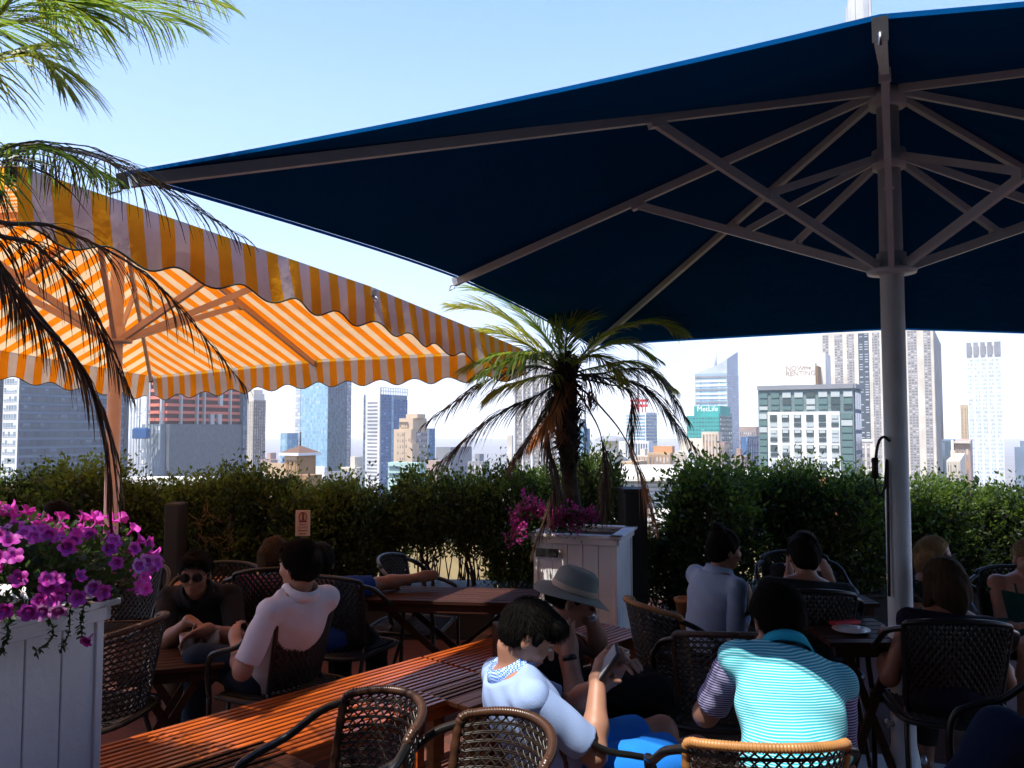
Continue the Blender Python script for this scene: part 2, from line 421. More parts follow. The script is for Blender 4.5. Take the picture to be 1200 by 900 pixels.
def wmat(name, wall, glass, wx=0.6, wy=0.6, rough=0.25, blind=0.3, bcol=(0.6, 0.6, 0.58), gvar=0.5, oy=0.5, metal=0.0, wrough=0.8):
    """wall with a window in every UV cell, each cell a little different"""
    m, N, L, p = new_mat(name)
    uv = N.new('ShaderNodeUVMap'); s_ = N.new('ShaderNodeSeparateXYZ'); L.new(uv.outputs[0], s_.inputs[0])
    fx = math_node(N, L, 'FRACT', s_.outputs[0]); fy = math_node(N, L, 'FRACT', s_.outputs[1])
    ix = math_node(N, L, 'LESS_THAN', math_node(N, L, 'ABSOLUTE', math_node(N, L, 'SUBTRACT', fx, 0.5)), wx/2)
    iy = math_node(N, L, 'LESS_THAN', math_node(N, L, 'ABSOLUTE', math_node(N, L, 'SUBTRACT', fy, oy)), wy/2)
    win = math_node(N, L, 'MULTIPLY', ix, iy)
    fl = N.new('ShaderNodeVectorMath'); fl.operation = 'FLOOR'; L.new(uv.outputs[0], fl.inputs[0])
    wn = N.new('ShaderNodeTexWhiteNoise'); wn.noise_dimensions = '2D'; L.new(fl.outputs[0], wn.inputs['Vector'])
    gl = mix_col(N, L, math_node(N, L, 'MULTIPLY', wn.outputs['Value'], gvar), glass, tuple(min(1, c*2.6+0.03) for c in glass))
    isb = math_node(N, L, 'GREATER_THAN', wn.outputs['Value'], 1-blind)
    upper = math_node(N, L, 'GREATER_THAN', fy, math_node(N, L, 'MULTIPLY_ADD', wn.outputs['Value'], 0.5, 0.02))
    gl = mix_col(N, L, math_node(N, L, 'MULTIPLY', isb, upper), gl, bcol)
    tc = N.new('ShaderNodeTexCoord'); nz = N.new('ShaderNodeTexNoise'); nz.inputs['Scale'].default_value = 0.06; nz.inputs['Detail'].default_value = 8; L.new(tc.outputs['Object'], nz.inputs['Vector'])
    wl = mix_col(N, L, math_node(N, L, 'MULTIPLY', nz.outputs['Fac'], 0.6), wall, tuple(c*0.6 for c in wall))
    L.new(mix_col(N, L, win, wl, gl), p.inputs['Base Color'])
    rg = N.new('ShaderNodeMix'); L.new(win, rg.inputs[0]); rg.inputs[2].default_value = wrough; rg.inputs[3].default_value = rough; L.new(rg.outputs[0], p.inputs['Roughness'])
    p.inputs['Metallic'].default_value = metal
    return m
def plain(name, col, rough=0.85): return mat(name, col, rough, var=0.25, vscale=0.08)

def gbox(P, d, w_, n, dep, z0, z1, uvn=(1, 1)):
    """box standing on a face: P bottom-left on the face, d along, n outward; returns verts/quads/uv with face cells"""
    P = Vector((P.x, P.y, 0)); a = P; b = P+d*w_
    A = [a-n*0.3, b-n*0.3, b+n*dep, a+n*dep]
    V = [(p.x, p.y, z) for z in (z0, z1) for p in A]
    Q = [(3, 2, 6, 7), (0, 3, 7, 4), (2, 1, 5, 6), (7, 6, 5, 4)]
    return V, Q
def facade(name, parent, P, d, w_, n, dep, z0, z1, m, cu=1, cv=1, off=0.0):
    me = bpy.data.meshes.new(name); V, Q = gbox(P, d, w_, n, dep, z0, z1); me.from_pydata(V, [], Q); me.materials.append(m)
    l = me.uv_layers.new(name='UVMap'); uvs = []
    for q in range(4):
        if q == 0: uvs += [(off, 0), (off+cu, 0), (off+cu, cv), (off, cv)]
        else: uvs += [(0.02, 0.02)]*4
    l.data.foreach_set('uv', [c for t in uvs for c in t]); me.update()
    return link(bpy.data.objects.new(name, me), parent)

class Bld:
    def __init__(s, label, x0, xm, x1, ytop, D, wall, name='office_tower', cat='building', group='towers of the skyline', z0=ZG, raw=None):
        C = at(xm, 502, D); s.C = Vector((C.x, C.y, 0)); s.D = D
        t0 = at(x0, 502, 100).x/100; t1 = at(x1, 502, 100).x/100
        s.a = (s.C.x-t0*s.C.y)/(RD.x-t0*RD.y)
        s.b = max((t1*s.C.y-s.C.x)/(QD.x-t1*QD.y), 0.5) if x1 > xm else abs(x1)
        s.zt = at(xm, ytop, D).z; s.z0 = z0
        s.root = thing(name, label, cat, (0, 0, 0), 0, group)
        s.Lp = s.C-RD*s.a
        s.wallm = wall; s.n = 0
        s.body(0, 1, s.b, z0, s.zt, 'wall')
    def body(s, f0, f1, b, z0, z1, name='wall', m=None, back=0.0):
        P = s.Lp+RD*(s.a*f0)+QD*back; R = s.Lp+RD*(s.a*f1)+QD*back
        pts = [P, R, R+QD*b, P+QD*b]
        mb = MB(); mb.add([(p.x, p.y, z) for z in (z0, z1) for p in pts], [(0,1,5,4), (1,2,6,5), (2,3,7,6), (3,0,4,7), (4,5,6,7)])
        return mb.build(name, m or s.wallm, s.root)
    def z(s, py, D=None): return at(600, py, D or s.D).z
    def front(s, name, f0, f1, ya, yb, m, cu=1, cv=1, dep=0.25, back=0.0, off=0.0):
        """face piece between fractions f0..f1 of the front, from photo row yb (low) up to ya (high)"""
        z0, z1 = (s.z(yb) if yb is not None else s.z0), s.z(ya)
        return facade(name, s.root, s.Lp+RD*(s.a*f0)+QD*back, RD, s.a*(f1-f0), FN, dep, z0, z1, m, cu, cv, off)
    def side(s, name, f0, f1, ya, yb, m, cu=1, cv=1, dep=0.25, off=0.0):
        z0, z1 = (s.z(yb) if yb is not None else s.z0), s.z(ya)
        return facade(name, s.root, s.C+QD*(s.b*f0), QD, s.b*(f1-f0), RN, dep, z0, z1, m, cu, cv, off)
    def strips(s, which, n, fill, ya, yb, m, cu, cv, m0=0.03, dep=0.25, name='window_strip'):
        f = s.front if which == 'f' else s.side
        st = (1-2*m0)/n
        for i in range(n): f(name, m0+st*(i+0.5-fill/2), m0+st*(i+0.5+fill/2), ya, yb, m, cu, cv, dep, off=i*7)
    def bands(s, which, ys, h, m, cu, f0=0.02, f1=0.98, dep=0.25, name='window_band'):
        f = s.front if which == 'f' else s.side
        for i, y in enumerate(ys): f(name, f0, f1, y, y+h, m, cu, 1, dep, off=i*13)

G = 'towers of the skyline'
W = dict(
 white=plain('white_cladding', (0.74, 0.73, 0.72)), cream=plain('cream_limestone', (0.64, 0.57, 0.47)), lime=plain('pale_limestone', (0.6, 0.55, 0.47)),
 beige=plain('beige_brick', (0.50, 0.36, 0.22)), brown=plain('brown_brick', (0.30, 0.17, 0.08)), dark=plain('dark_cladding', (0.06, 0.07, 0.09)),
 grey=plain('grey_cladding', (0.25, 0.26, 0.28)), mint=plain('mint_panels', (0.45, 0.62, 0.55)), pink=plain('pinkish_stone', (0.42, 0.30, 0.25)),
 steel=plain('blue_grey_cladding', (0.16, 0.22, 0.30)))
g_dark = wmat('dark_blue_glass_cells', (0.05, 0.09, 0.14), (0.015, 0.035, 0.06), 0.8, 0.8, 0.15, 0.12, (0.12, 0.18, 0.24))
g_white = wmat('white_band_cells', (0.55, 0.56, 0.56), (0.10, 0.14, 0.17), 0.85, 0.8, 0.2, 0.3)
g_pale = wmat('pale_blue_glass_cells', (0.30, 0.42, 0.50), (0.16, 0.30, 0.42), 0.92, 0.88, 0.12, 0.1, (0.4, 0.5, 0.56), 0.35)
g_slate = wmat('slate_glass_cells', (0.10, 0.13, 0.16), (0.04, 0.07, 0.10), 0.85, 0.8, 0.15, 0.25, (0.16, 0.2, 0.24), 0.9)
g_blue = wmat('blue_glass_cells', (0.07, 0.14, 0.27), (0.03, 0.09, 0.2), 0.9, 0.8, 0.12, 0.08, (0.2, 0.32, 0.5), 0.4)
g_teal = wmat('teal_glass_cells', (0.02, 0.34, 0.30), (0.01, 0.12, 0.12), 0.75, 0.42, 0.2, 0.15, (0.1, 0.5, 0.42))
g_beige = wmat('beige_wall_cells', (0.50, 0.36, 0.22), (0.10, 0.08, 0.06), 0.4, 0.45, 0.3, 0.3, (0.35, 0.3, 0.22))
g_lime = wmat('limestone_cells', (0.50, 0.44, 0.36), (0.12, 0.11, 0.1), 0.45, 0.5, 0.3, 0.3, (0.5, 0.45, 0.38))
g_grey = wmat('grey_spandrel_cells', (0.34, 0.31, 0.29), (0.09, 0.10, 0.11), 0.66, 0.46, 0.25, 0.35, (0.6, 0.58, 0.55))
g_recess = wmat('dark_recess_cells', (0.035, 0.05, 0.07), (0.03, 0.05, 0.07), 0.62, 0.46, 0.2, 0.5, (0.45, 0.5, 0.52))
g_line = wmat('white_louvre_cells', (0.60, 0.59, 0.58), (0.2, 0.2, 0.22), 1.0, 0.45, 0.4, 0.0)
g_tower = wmat('white_tower_cells', (0.62, 0.63, 0.64), (0.25, 0.34, 0.45), 0.78, 0.42, 0.2, 0.3, (0.6, 0.62, 0.66))
g_tan = wmat('tan_brick_cells', (0.42, 0.27, 0.17), (0.12, 0.12, 0.12), 0.55, 0.6, 0.3, 0.4, (0.5, 0.46, 0.4))
g_net = None

def netting():
    m, N, L, p = new_mat('dark_safety_netting')
    uv = N.new('ShaderNodeUVMap'); nz = N.new('ShaderNodeTexNoise'); nz.inputs['Scale'].default_value = 0.9; nz.inputs['Detail'].default_value = 7; nz.inputs['Roughness'].default_value = 0.75
    L.new(uv.outputs[0], nz.inputs['Vector'])
    vr = N.new('ShaderNodeTexVoronoi'); vr.inputs['Scale'].default_value = 1.0; L.new(uv.outputs[0], vr.inputs['Vector'])
    a = mix_col(N, L, nz.outputs['Fac'], (0.008, 0.02, 0.035), (0.16, 0.18, 0.20))
    L.new(mix_col(N, L, math_node(N, L, 'MULTIPLY', vr.outputs['Distance'], 0.5), a, (0.16, 0.17, 0.18)), p.inputs['Base Color']); p.inputs['Roughness'].default_value = 0.5
    return m
g_net = netting()

# dark glass block, far left
B = Bld('long dark blue glass office block with pale floor bands at far left', 3, 21, 150, 415, 300, W['steel'])
for i in range(14):
    y = 422+i*10.4
    B.side('window_band', 0.01, 0.99, y, y+7.6, g_dark, 34, 1, off=i*11)
    B.front('window_band', 0.05, 0.9, y, y+7.0, g_white, 5, 1, off=i*3)
B.front('corner_pier', 0.0, 1.0, 415, None, W['white'], dep=0.1); B.side('end_wall', 0.955, 1.0, 415, None, W['dark'], dep=0.4)
Bld('navy blue slab cut by the left edge of the picture', -60, -2, 3.5, 440, 330, W['dark'])

# building under construction
B = Bld('unfinished tower, red concrete floors above and dark netting wrapped below', 173, 194, 284, 418, 260, W['grey'], name='unfinished_tower')
M_redc = plain('red_primed_formwork', (0.72, 0.20, 0.13)); M_conc = plain('raw_concrete', (0.5, 0.49, 0.48)); M_void = plain('open_floor_void', (0.14, 0.07, 0.065))
B.front('open_floors', 0.0, 1.0, 419, 497, M_void, dep=0.05); B.side('open_floors', 0.0, 1.0, 419, 497, M_void, dep=0.05)
for i in range(9):
    y = 421+i*8.6
    B.front('floor_slab', -0.02, 1.0, y, y+3.6, M_redc, dep=0.8); B.side('floor_slab', -0.005, 0.95, y, y+3.4, M_redc, dep=0.8)
for f_ in (0.1, 0.9): B.front('column', f_-0.05, f_+0.05, 419, 497, M_conc, dep=1.3)
for f_ in (0.16, 0.36, 0.45, 0.80): B.side('column', f_-0.008, f_+0.008, 419, 499, M_conc, dep=1.4)
for (a_, b_, y0, y1) in ((0.55, 0.60, 440, 455), (0.65, 0.69, 440, 474), (0.53, 0.58, 484, 500), (0.63, 0.68, 484, 500)): B.side('shaft_wall', a_, b_, y0, y1, M_conc, dep=1.2)
B.side('netting', 0.0, 1.0, 497, None, g_net, 60, 60, dep=2.0); B.front('netting', -0.03, 1.02, 497, None, wmat('pale_netting', (0.2, 0.24, 0.27), (0.15, 0.18, 0.2), 0.6, 0.6, 0.6), 6, 22, dep=2.0)
B.side('corner_scaffold', 0.94, 1.0, 419, None, g_slate, 2, 60, dep=2.4)
# hoist mast beside it
hp = at(163, 502, 256); hst = thing('construction_hoist', 'pale lattice hoist mast with a blue cabin beside the unfinished tower', 'hoist', (hp.x, hp.y, ZG))
b = MB(); zt = at(600, 448, 256).z-ZG
for dx in (-2.6, -0.8, 2.2):
    for dy in (0, 2.0): b.bar((dx, dy, 0), (dx, dy, zt), 0.35, 0.35)
k = 0; zz = 6.0
while zz < zt-3:
    b.bar((-2.6, 0, zz), (2.2, 0, zz), 0.2, 0.2); b.bar((-0.8, 0, zz), (2.2, 0, zz+3 if k % 2 else zz-3), 0.18, 0.18); zz += 3; k += 1
b.build('mast', plain('pale_galvanised_lattice', (0.5, 0.52, 0.52)), hst)
b = MB(); b.box((1.2, -1.2, at(600, 508, 256).z-ZG), (4.6, 2.6, 3.2), bev=0.2); b.box((1.2, -1.2, at(600, 502, 256).z-ZG), (3.4, 2.0, 0.5)); b.build('cabin', plain('blue_cabin_paint', (0.03, 0.10, 0.25)), hst)

# art deco pair
B = Bld('slim cream art deco tower with a shade toned side, just right of the unfinished tower', 284, 297, 311, 468, 400, W['lime'])
B.strips('f', 5, 0.45, 470, None, g_lime, 1, 60, dep=0.2); B.strips('s', 5, 0.5, 470, None, g_grey, 1, 60, dep=0.2)
B.body(0.06, 0.94, B.b*0.9, B.zt, B.z(461), 'upper_setback', back=B.b*0.05); B.body(0.15, 0.85, B.b*0.75, B.z(461), B.z(456.5), 'crown', back=B.b*0.12)
B.side('dark_side', 0.0, 1.0, 469, None, plain('shaded_brick', (0.2, 0.15, 0.12)), dep=0.05)  # shade put into the side wall as a darker colour
B = Bld('low pale blue glass block left of the tall glass tower', 329, 337, 350, 507.5, 420, W['steel']); B.front('curtain_wall', 0.02, 0.98, 508, None, g_pale, 3, 24); B.side('curtain_wall', 0.02, 0.98, 508, None, g_pale, 6, 24)
B = Bld('tall glass tower with pale blue front and dark mottled side', 346, 384, 411, 425, 450, W['steel'])
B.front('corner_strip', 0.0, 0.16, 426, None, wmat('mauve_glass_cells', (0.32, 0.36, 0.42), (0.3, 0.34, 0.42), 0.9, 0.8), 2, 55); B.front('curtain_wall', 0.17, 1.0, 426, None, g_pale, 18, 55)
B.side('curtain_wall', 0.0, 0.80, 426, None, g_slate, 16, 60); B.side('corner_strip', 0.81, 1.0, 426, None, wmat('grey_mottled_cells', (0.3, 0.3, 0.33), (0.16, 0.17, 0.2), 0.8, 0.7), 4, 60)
# brick roof house
B = Bld('brick rooftop water tower house with arched niches and a brown pyramid roof', 334, 350, 370, 534, 120, W['beige'], name='rooftop_house', z0=-30)
B.side('side_wall', 0.0, 1.0, 534.5, None, W['brown'], dep=0.1)
for i in range(3):
    P = B.Lp+RD*(B.a*(0.14+0.27*i))
    b = MB(); wv = B.a*0.17; n_ = 8; z0 = B.z(555); z1 = B.z(541)
    prof = [(0, z0), (wv, z0)]+[(wv/2+wv/2*math.cos(PI*k/n_), z1+wv/2*math.sin(PI*k/n_)) for k in range(n_+1)]
    for off in (0.02, 0.14):
        pass
    V = [tuple(P+RD*x+FN*0.12+Vector((0, 0, z))) for x, z in prof]+[tuple(P+RD*x-FN*0.2+Vector((0, 0, z))) for x, z in prof]; n2 = len(prof)
    b.add(V, [tuple(range(n2))]+[(k, (k+1) % n2, n2+(k+1) % n2, n2+k) for k in range(n2)]); b.build('arched_niche', W['brown'], B.root)
c0 = B.Lp-RD*0.6+FN*0.6; c1 = B.C+RD*0.6+FN*0.6; c2 = B.C+QD*B.b+RD*0.6+QD*0.6; c3 = B.Lp+QD*B.b-RD*0.6+QD*0.6; ze = B.zt
ap = (c0+c1+c2+c3)/4; b = MB()
b.add([(p.x, p.y, ze+0.35) for p in (c0, c1, c2, c3)]+[(ap.x, ap.y, at(600, 522, 121).z)], [(0,1,4), (1,2,4), (2,3,4), (3,0,4)]); b.build('roof', plain('brown_roof_tiles', (0.16, 0.09, 0.06)), B.root)
b = MB(); b.add([(p.x, p.y, z) for z in (ze, ze+0.4) for p in (c0, c1, c2, c3)], [(0,1,5,4), (1,2,6,5), (2,3,7,6), (3,0,4,7), (4,5,6,7), (3,2,1,0)]); b.build('eaves', W['white'], B.root)
b = MB(); b.tube([(ap.x, ap.y, at(600, 523, 121).z), (ap.x, ap.y, at(600, 506, 121).z)], 0.14, 6); b.build('finial', W['dark'], B.root)
Bld('plain tan brick wing left of the pyramid roofed house', 312, 334, 336, 543, 124, W['beige'], name='rooftop_wing', z0=-30)
Bld('brown brick base below the pyramid roofed house', 345, 362, 378, 557, 112, W['brown'], name='rooftop_wing', z0=-30)
Bld('small white rooftop box right of the pyramid roofed house', 366, 381, 384, 547, 140, W['white'], name='rooftop_box', z0=-30)
Bld('grey plant screen on a roof below the tall glass tower', 383, 408, 411, 553, 130, W['grey'], name='rooftop_screen', z0=-30)
# NYT-like tower
B = Bld('tall tower, white louvred front left and deep blue glass right, right of the glass tower', 426, 446, 477, 462, 420, W['steel'])
B.front('louvred_front', 0.16, 0.98, 462, None, W['white'], dep=0.6)
for i in range(22): B.front('louvre', 0.28, 0.86, 471+i*4.3, 472.6+i*4.3, W['grey'], dep=0.75)
B.front('edge_glass', 0.0, 0.15, 464, None, g_slate, 1, 50)
B.side('curtain_wall', 0.01, 0.36, 462, None, g_blue, 4, 60); B.side('bright_bay', 0.37, 0.44, 462, None, g_pale, 1, 60, dep=0.6); B.side('curtain_wall', 0.45, 1.0, 467, None, g_blue, 10, 60)
b = MB(); z0, z1 = B.zt, B.z(454)
for k in range(12):
    p = B.C+QD*(B.b*k/11); b.bar((p.x, p.y, z0), (p.x, p.y, z1), 0.5, 0.5)
for zz in (z1, (z0+z1)/2): b.bar(tuple(B.C+Vector((0, 0, zz))), tuple(B.C+QD*B.b+Vector((0, 0, zz))), 0.4, 0.4)
for k in range(7):
    p = B.Lp+RD*(B.a*k/6); b.bar((p.x, p.y, z0), (p.x, p.y, z1+2), 0.5, 0.5)
b.build('roof_screen', W['white'], B.root)
# beige stepped tower
B = Bld('stepped sandy beige art deco tower with a small turret, left of the palm', 461.5, 482, 501, 503, 300, W['cream'])
WC = plain('sandy_limestone', (0.56, 0.43, 0.30)); B.root.children[0].data.materials[0] = WC; B.wallm = WC
g_sand = wmat('sandy_cells', (0.56, 0.43, 0.30), (0.14, 0.11, 0.09), 0.42, 0.45, 0.3, 0.3, (0.45, 0.36, 0.26))
B.body(0.22, 1.0, B.b*0.85, B.zt, B.z(490), 'upper_setback', back=1); B.body(0.5, 1.15, B.b*0.5, B.z(490), B.z(485), 'turret', back=2)
B.front('window_bay', 0.2, 0.62, 506, None, g_sand, 3, 34); B.front('window_bay', 0.66, 0.98, 512, None, g_sand, 2, 32); B.side('window_bay', 0.3, 0.95, 506, None, g_grey, 5, 34)
B.front('upper_windows', 0.3, 0.75, 494.5, 501, g_sand, 4, 1.4, dep=-0.8); B.body(0.92, 1.2, B.b*0.4, ZG, B.z(520), 'lower_wing', back=-1.5)
B = Bld('small dark blue glass block right of the beige stepped tower', 499, 503, 509.5, 502, 450, W['steel']); B.side('curtain_wall', 0, 1, 502.5, None, g_blue, 8, 40)
B = Bld('low mint green panelled building below the beige tower', 455, 492, 500, 542.5, 150, W['mint'], name='low_building')
for y_ in (547, 555.5):
    for a_, b_ in ((0.04, 0.4), (0.72, 0.98)): B.front('window_band', a_, b_, y_, y_+2.6, g_slate, 12, 1)
B = Bld('low reddish roofed building behind the left palm fronds', 500, 512, 521, 540, 200, W['pink'], name='low_building'); B = Bld('grey gabled warehouse roof behind the drooping fronds', 511, 528, 553, 524, 330, W['grey'], name='low_building')
B = Bld('thin pale shaft left of the white striped tower', 594.5, 600, 603, 510, 600, W['cream'])
# striped tower behind the palm
B = Bld('tower with tall white piers and grey window bays directly behind the palm trunk', 603.5, 657, 676, 412, 350, W['lime'])
ps = [0.0, 0.2, 0.39, 0.58, 0.76, 0.96]
for i in range(5): B.front('window_strip', ps[i]+0.035, ps[i+1]-0.01, 414, None, g_grey, 3, 62, dep=0.1, off=i*5)
for i, f_ in enumerate(ps): B.front('pier', f_-0.005, f_+(0.032 if i % 2 == 0 else 0.018), 412, None, W['white'], dep=1.4)
B.side('window_strip', 0.1, 0.9, 414, None, g_grey, 6, 62)
# right of the palm
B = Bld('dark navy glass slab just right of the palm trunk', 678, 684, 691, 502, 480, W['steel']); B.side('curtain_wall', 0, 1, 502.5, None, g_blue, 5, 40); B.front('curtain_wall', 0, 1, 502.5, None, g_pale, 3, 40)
B.body(0.2, 0.9, B.b*0.5, B.zt, B.z(491), 'antenna_box')
B = Bld('ornate cream building with a classical roof pavilion, right of the palm trunk', 691, 722, 729, 530, 330, W['cream'])
B.body(0.35, 0.85, B.b*0.6, B.zt, B.z(517), 'roof_pavilion', back=3); B.strips('f', 8, 0.5, 532, None, g_lime, 1, 20)
b = MB(); cc = B.Lp+RD*(B.a*0.6)+QD*6; b.lathe([(7, B.z(517)), (6.4, B.z(514)), (4, B.z(511.5)), (0, B.z(510.5))], 12, (cc.x, cc.y, 0)); b.build('dome', W['grey'], B.root)
B = Bld('glass tower with a pale front and a tall roof mast behind the right palm fronds', 733, 757, 770, 483, 520, W['white'])
for i in range(9): B.front('window_band', 0.05, 0.95, 486+i*3.9, 487.8+i*3.9, g_pale, 8, 1, off=i*3); B.side('window_band', 0.03, 0.97, 486+i*3.9, 488.2+i*3.9, g_blue, 6, 1, off=i*3)
b = MB(); cc = B.Lp+RD*(B.a*0.42)+QD*8
b.tube([(cc.x, cc.y, B.zt), (cc.x, cc.y, B.z(400))], 0.7, 6); b.build('roof_mast', W['grey'], B.root)
b = MB()
for k in range(5): b.bar((cc.x-4+2*k, cc.y-3, B.zt), (cc.x-5+2.4*k, cc.y-3, B.z(469)), 0.6, 0.6)
for zz in (B.z(469), B.z(475)): b.box((cc.x, cc.y-3, zz), (11, 4, 1.6))
b.build('red_crane_head', mat('red_crane_paint', (0.6, 0.03, 0.03), 0.5), B.root)
B = Bld('white office block with dark vertical slots below the glass tower', 722, 760, 765, 517.5, 340, W['white'])
for i in range(9): B.front('window_strip', 0.3+i*0.077, 0.34+i*0.077, 520, 536, g_slate, 1, 4, dep=0.1)
for i in range(9): B.front('window', 0.3+i*0.077, 0.345+i*0.077, 539, 542, g_slate, 1, 1, dep=0.1)
B = Bld('cream walk up building with many small windows below the palm fronds', 728, 744, 758, 541, 230, W['beige']); B.strips('f', 5, 0.7, 543, None, g_beige, 1, 30)
B = Bld('tan brick building with an orange penthouse, right of the hanging fronds', 759, 785, 789, 531, 240, W['beige']); B.strips('f', 6, 0.8, 533, None, g_tan, 1, 18, dep=0.15); B.body(0.15, 1.0, B.b*0.7, B.zt, B.z(523), 'penthouse', plain('orange_stucco', (0.55, 0.28, 0.13)), back=2)
B = Bld('cream building with a blank stucco penthouse, below the teal office block', 787, 826, 834, 530, 260, W['cream']); B.strips('f', 9, 0.6, 533, None, g_lime, 1, 18, dep=0.15); B.body(0.1, 0.95, B.b*0.6, B.zt, B.z(514), 'penthouse', back=5)
B = Bld('narrow cream apartment tower in front of the teal office block', 822, 842, 846, 506, 230, W['cream']); B.strips('f', 5, 0.5, 509, None, g_tan, 1, 26, dep=0.15)
B = Bld('grey apartment tower between the cream tower and the dark block', 842, 849, 854, 518, 230, W['pink']); B.strips('f', 3, 0.5, 521, None, g_grey, 1, 22); B.strips('s', 3, 0.5, 521, None, g_grey, 1, 22)
# teal building with lettering
B = Bld('teal green office block with white lettering across its top', 805, 843, 858, 487, 520, plain('teal_cladding', (0.02, 0.36, 0.32)))
B.front('curtain_wall', 0.0, 1.0, 488, None, g_teal, 11, 34, dep=0.2); B.side('side_wall', 0.0, 1.0, 484, None, wmat('grey_green_cells', (0.08, 0.13, 0.13), (0.05, 0.09, 0.09), 0.6, 0.6), 6, 30, dep=0.2)
TealW = B.wallm
B.body(0.22, 1.02, B.b*0.8, B.zt, B.z(475.5), 'top_storey', back=0.5)
def sign_text(txt, parent, P, d, n, h, m, name='lettering', ext=0.06):
    cu = bpy.data.curves.new(name, 'FONT'); cu.body = txt; cu.size = h; cu.extrude = ext; cu.align_x = 'CENTER'; cu.align_y = 'CENTER'
    o = bpy.data.objects.new(name, cu); COL.objects.link(o)
    dg = bpy.context.evaluated_depsgraph_get(); me = bpy.data.meshes.new_from_object(o.evaluated_get(dg)); bpy.data.objects.remove(o)
    me.name = name; me.materials.clear(); me.materials.append(m)
    z = Vector((0, 0, 1)); R = Matrix((d, z, n)).transposed().to_4x4(); me.transform(Matrix.Translation(P)@R)
    return link(bpy.data.objects.new(name, me), parent)
M_sign = mat('white_sign_letters', (0.85, 0.85, 0.85), 0.5)
P = B.Lp+RD*(B.a*0.64)-FN*0.46+Vector((0, 0, B.z(479.2))); sign_text('MetLife', B.root, P, RD, FN, 4.6, M_sign)
# crystal tower
B = Bld('tall crystalline glass tower with a slanted blue side rising behind the teal block', 815, 853, 866, 437, 700, W['steel'])
B.front('curtain_wall', 0.0, 1.0, 437, None, g_pale, 14, 1, dep=0.1)
for i in range(22): B.front('floor_band', 0.02, 0.98, 440+i*5.0, 442.4+i*5.0, W['white'] if i % 3 else W['grey'], dep=0.5)
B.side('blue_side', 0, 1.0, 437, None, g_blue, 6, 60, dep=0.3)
p0 = B.Lp; p1 = B.C; p2 = B.C+QD*B.b; b = MB(); z0 = B.zt
V = [(p0.x, p0.y, z0), (p1.x, p1.y, z0), (p2.x, p2.y, z0), (p0.x+QD.x*B.b, p0.y+QD.y*B.b, z0), (p1.x, p1.y, at(600, 420.5, 700).z), (p2.x, p2.y, at(600, 410, 715).z), ((p0.x*0.35+p1.x*0.65), (p0.y*0.35+p1.y*0.65), at(600, 428, 700).z)]
b.add([V[1], V[2], V[5], V[4]], [(0, 1, 2, 3)]); b.build('slanted_top', plain('blue_crown_glass', (0.10, 0.2, 0.36), 0.3), B.root)
b = MB(); b.add([V[0], V[1], V[4], V[6]], [(0, 1, 2, 3)]); b.build('glass_crown', plain('pale_crown_glass', (0.5, 0.56, 0.6), 0.3), B.root)
b = MB(); cc = (p0+p1)/2+QD*15; b.tube([(cc.x, cc.y, z0), (cc.x, cc.y, at(600, 402, 720).z)], [1.6, 0.5], 6); b.build('spire', W['white'], B.root)
B = Bld('pinkish flat topped building right of the crystalline tower', 866, 886, 893, 500, 420, W['pink']); B.strips('f', 8, 0.5, 504, None, g_grey, 1, 18, dep=0.15)
B = Bld('dark blue grey office block right of the crystalline tower base', 868, 876, 889, 511.5, 350, W['steel']); B.front('curtain_wall', 0, 1, 512, None, g_blue, 5, 22); B.strips('s', 6, 0.55, 513, None, g_blue, 1, 22)
# white and green hotel
B = Bld('white framed building with grey green glass top floors, left of the big white pole', 889, 1001, 1009, 450.5, 150, plain('grey_green_cladding', (0.16, 0.22, 0.22)), name='hotel_building')
B.front('roof_parapet', -0.003, 1.003, 449.6, 455, W['grey'], dep=0.5); B.side('roof_parapet', 0, 1.0, 449.6, 455, W['grey'], dep=0.5)
M_grid = plain('white_window_frame', (0.78, 0.77, 0.74)); M_gl = [mat('hotel_glass_a', (0.05, 0.075, 0.075), 0.15), mat('hotel_glass_b', (0.10, 0.17, 0.16), 0.2), mat('hotel_blind', (0.42, 0.46, 0.44), 0.4)]
B.front('white_grid', 0.105, 0.86, 482, None, M_grid, dep=0.35)
rr = random.Random(3)
cols = [0.17+0.1285*i for i in range(6)]
for j, y_ in enumerate((485.5, 503.5, 522, 540.5)):
    for c_ in cols:
        up = rr.random()
        B.front('window', c_-0.038, c_+0.038, y_, y_+8.6, M_gl[2 if up > 0.75 else 0], dep=0.5); B.front('window', c_-0.038, c_+0.038, y_+10, y_+14.5, M_gl[2 if rr.random() > 0.5 else 0], dep=0.5)
        if up > 0.35: B.front('blind', c_-0.03, c_+0.03, y_+0.6, y_+2.8+2*up, M_gl[2], dep=0.62)
for j, y_ in enumerate((458, 466.5, 475)):
    for k_ in range(8):
        h_ = 6.6 if j < 2 else 4.4
        B.front('window', 0.015+k_*0.1265, 0.105+k_*0.1265, y_, y_+h_, M_gl[2 if rr.random() > 0.8 else (1 if rr.random() > 0.4 else 0)], dep=0.2)
for j in range(9):
    y_ = 484+j*8.2
    B.front('window', 0.012, 0.095, y_, y_+6.6, M_gl[1 if rr.random() > 0.25 else 2], dep=0.2); B.front('window', 0.875, 0.985, y_, y_+6.6, M_gl[1 if rr.random() > 0.35 else 2], dep=0.2)
B.side('side_glass', 0.05, 0.95, 457, None, g_slate, 3, 22, dep=0.2)
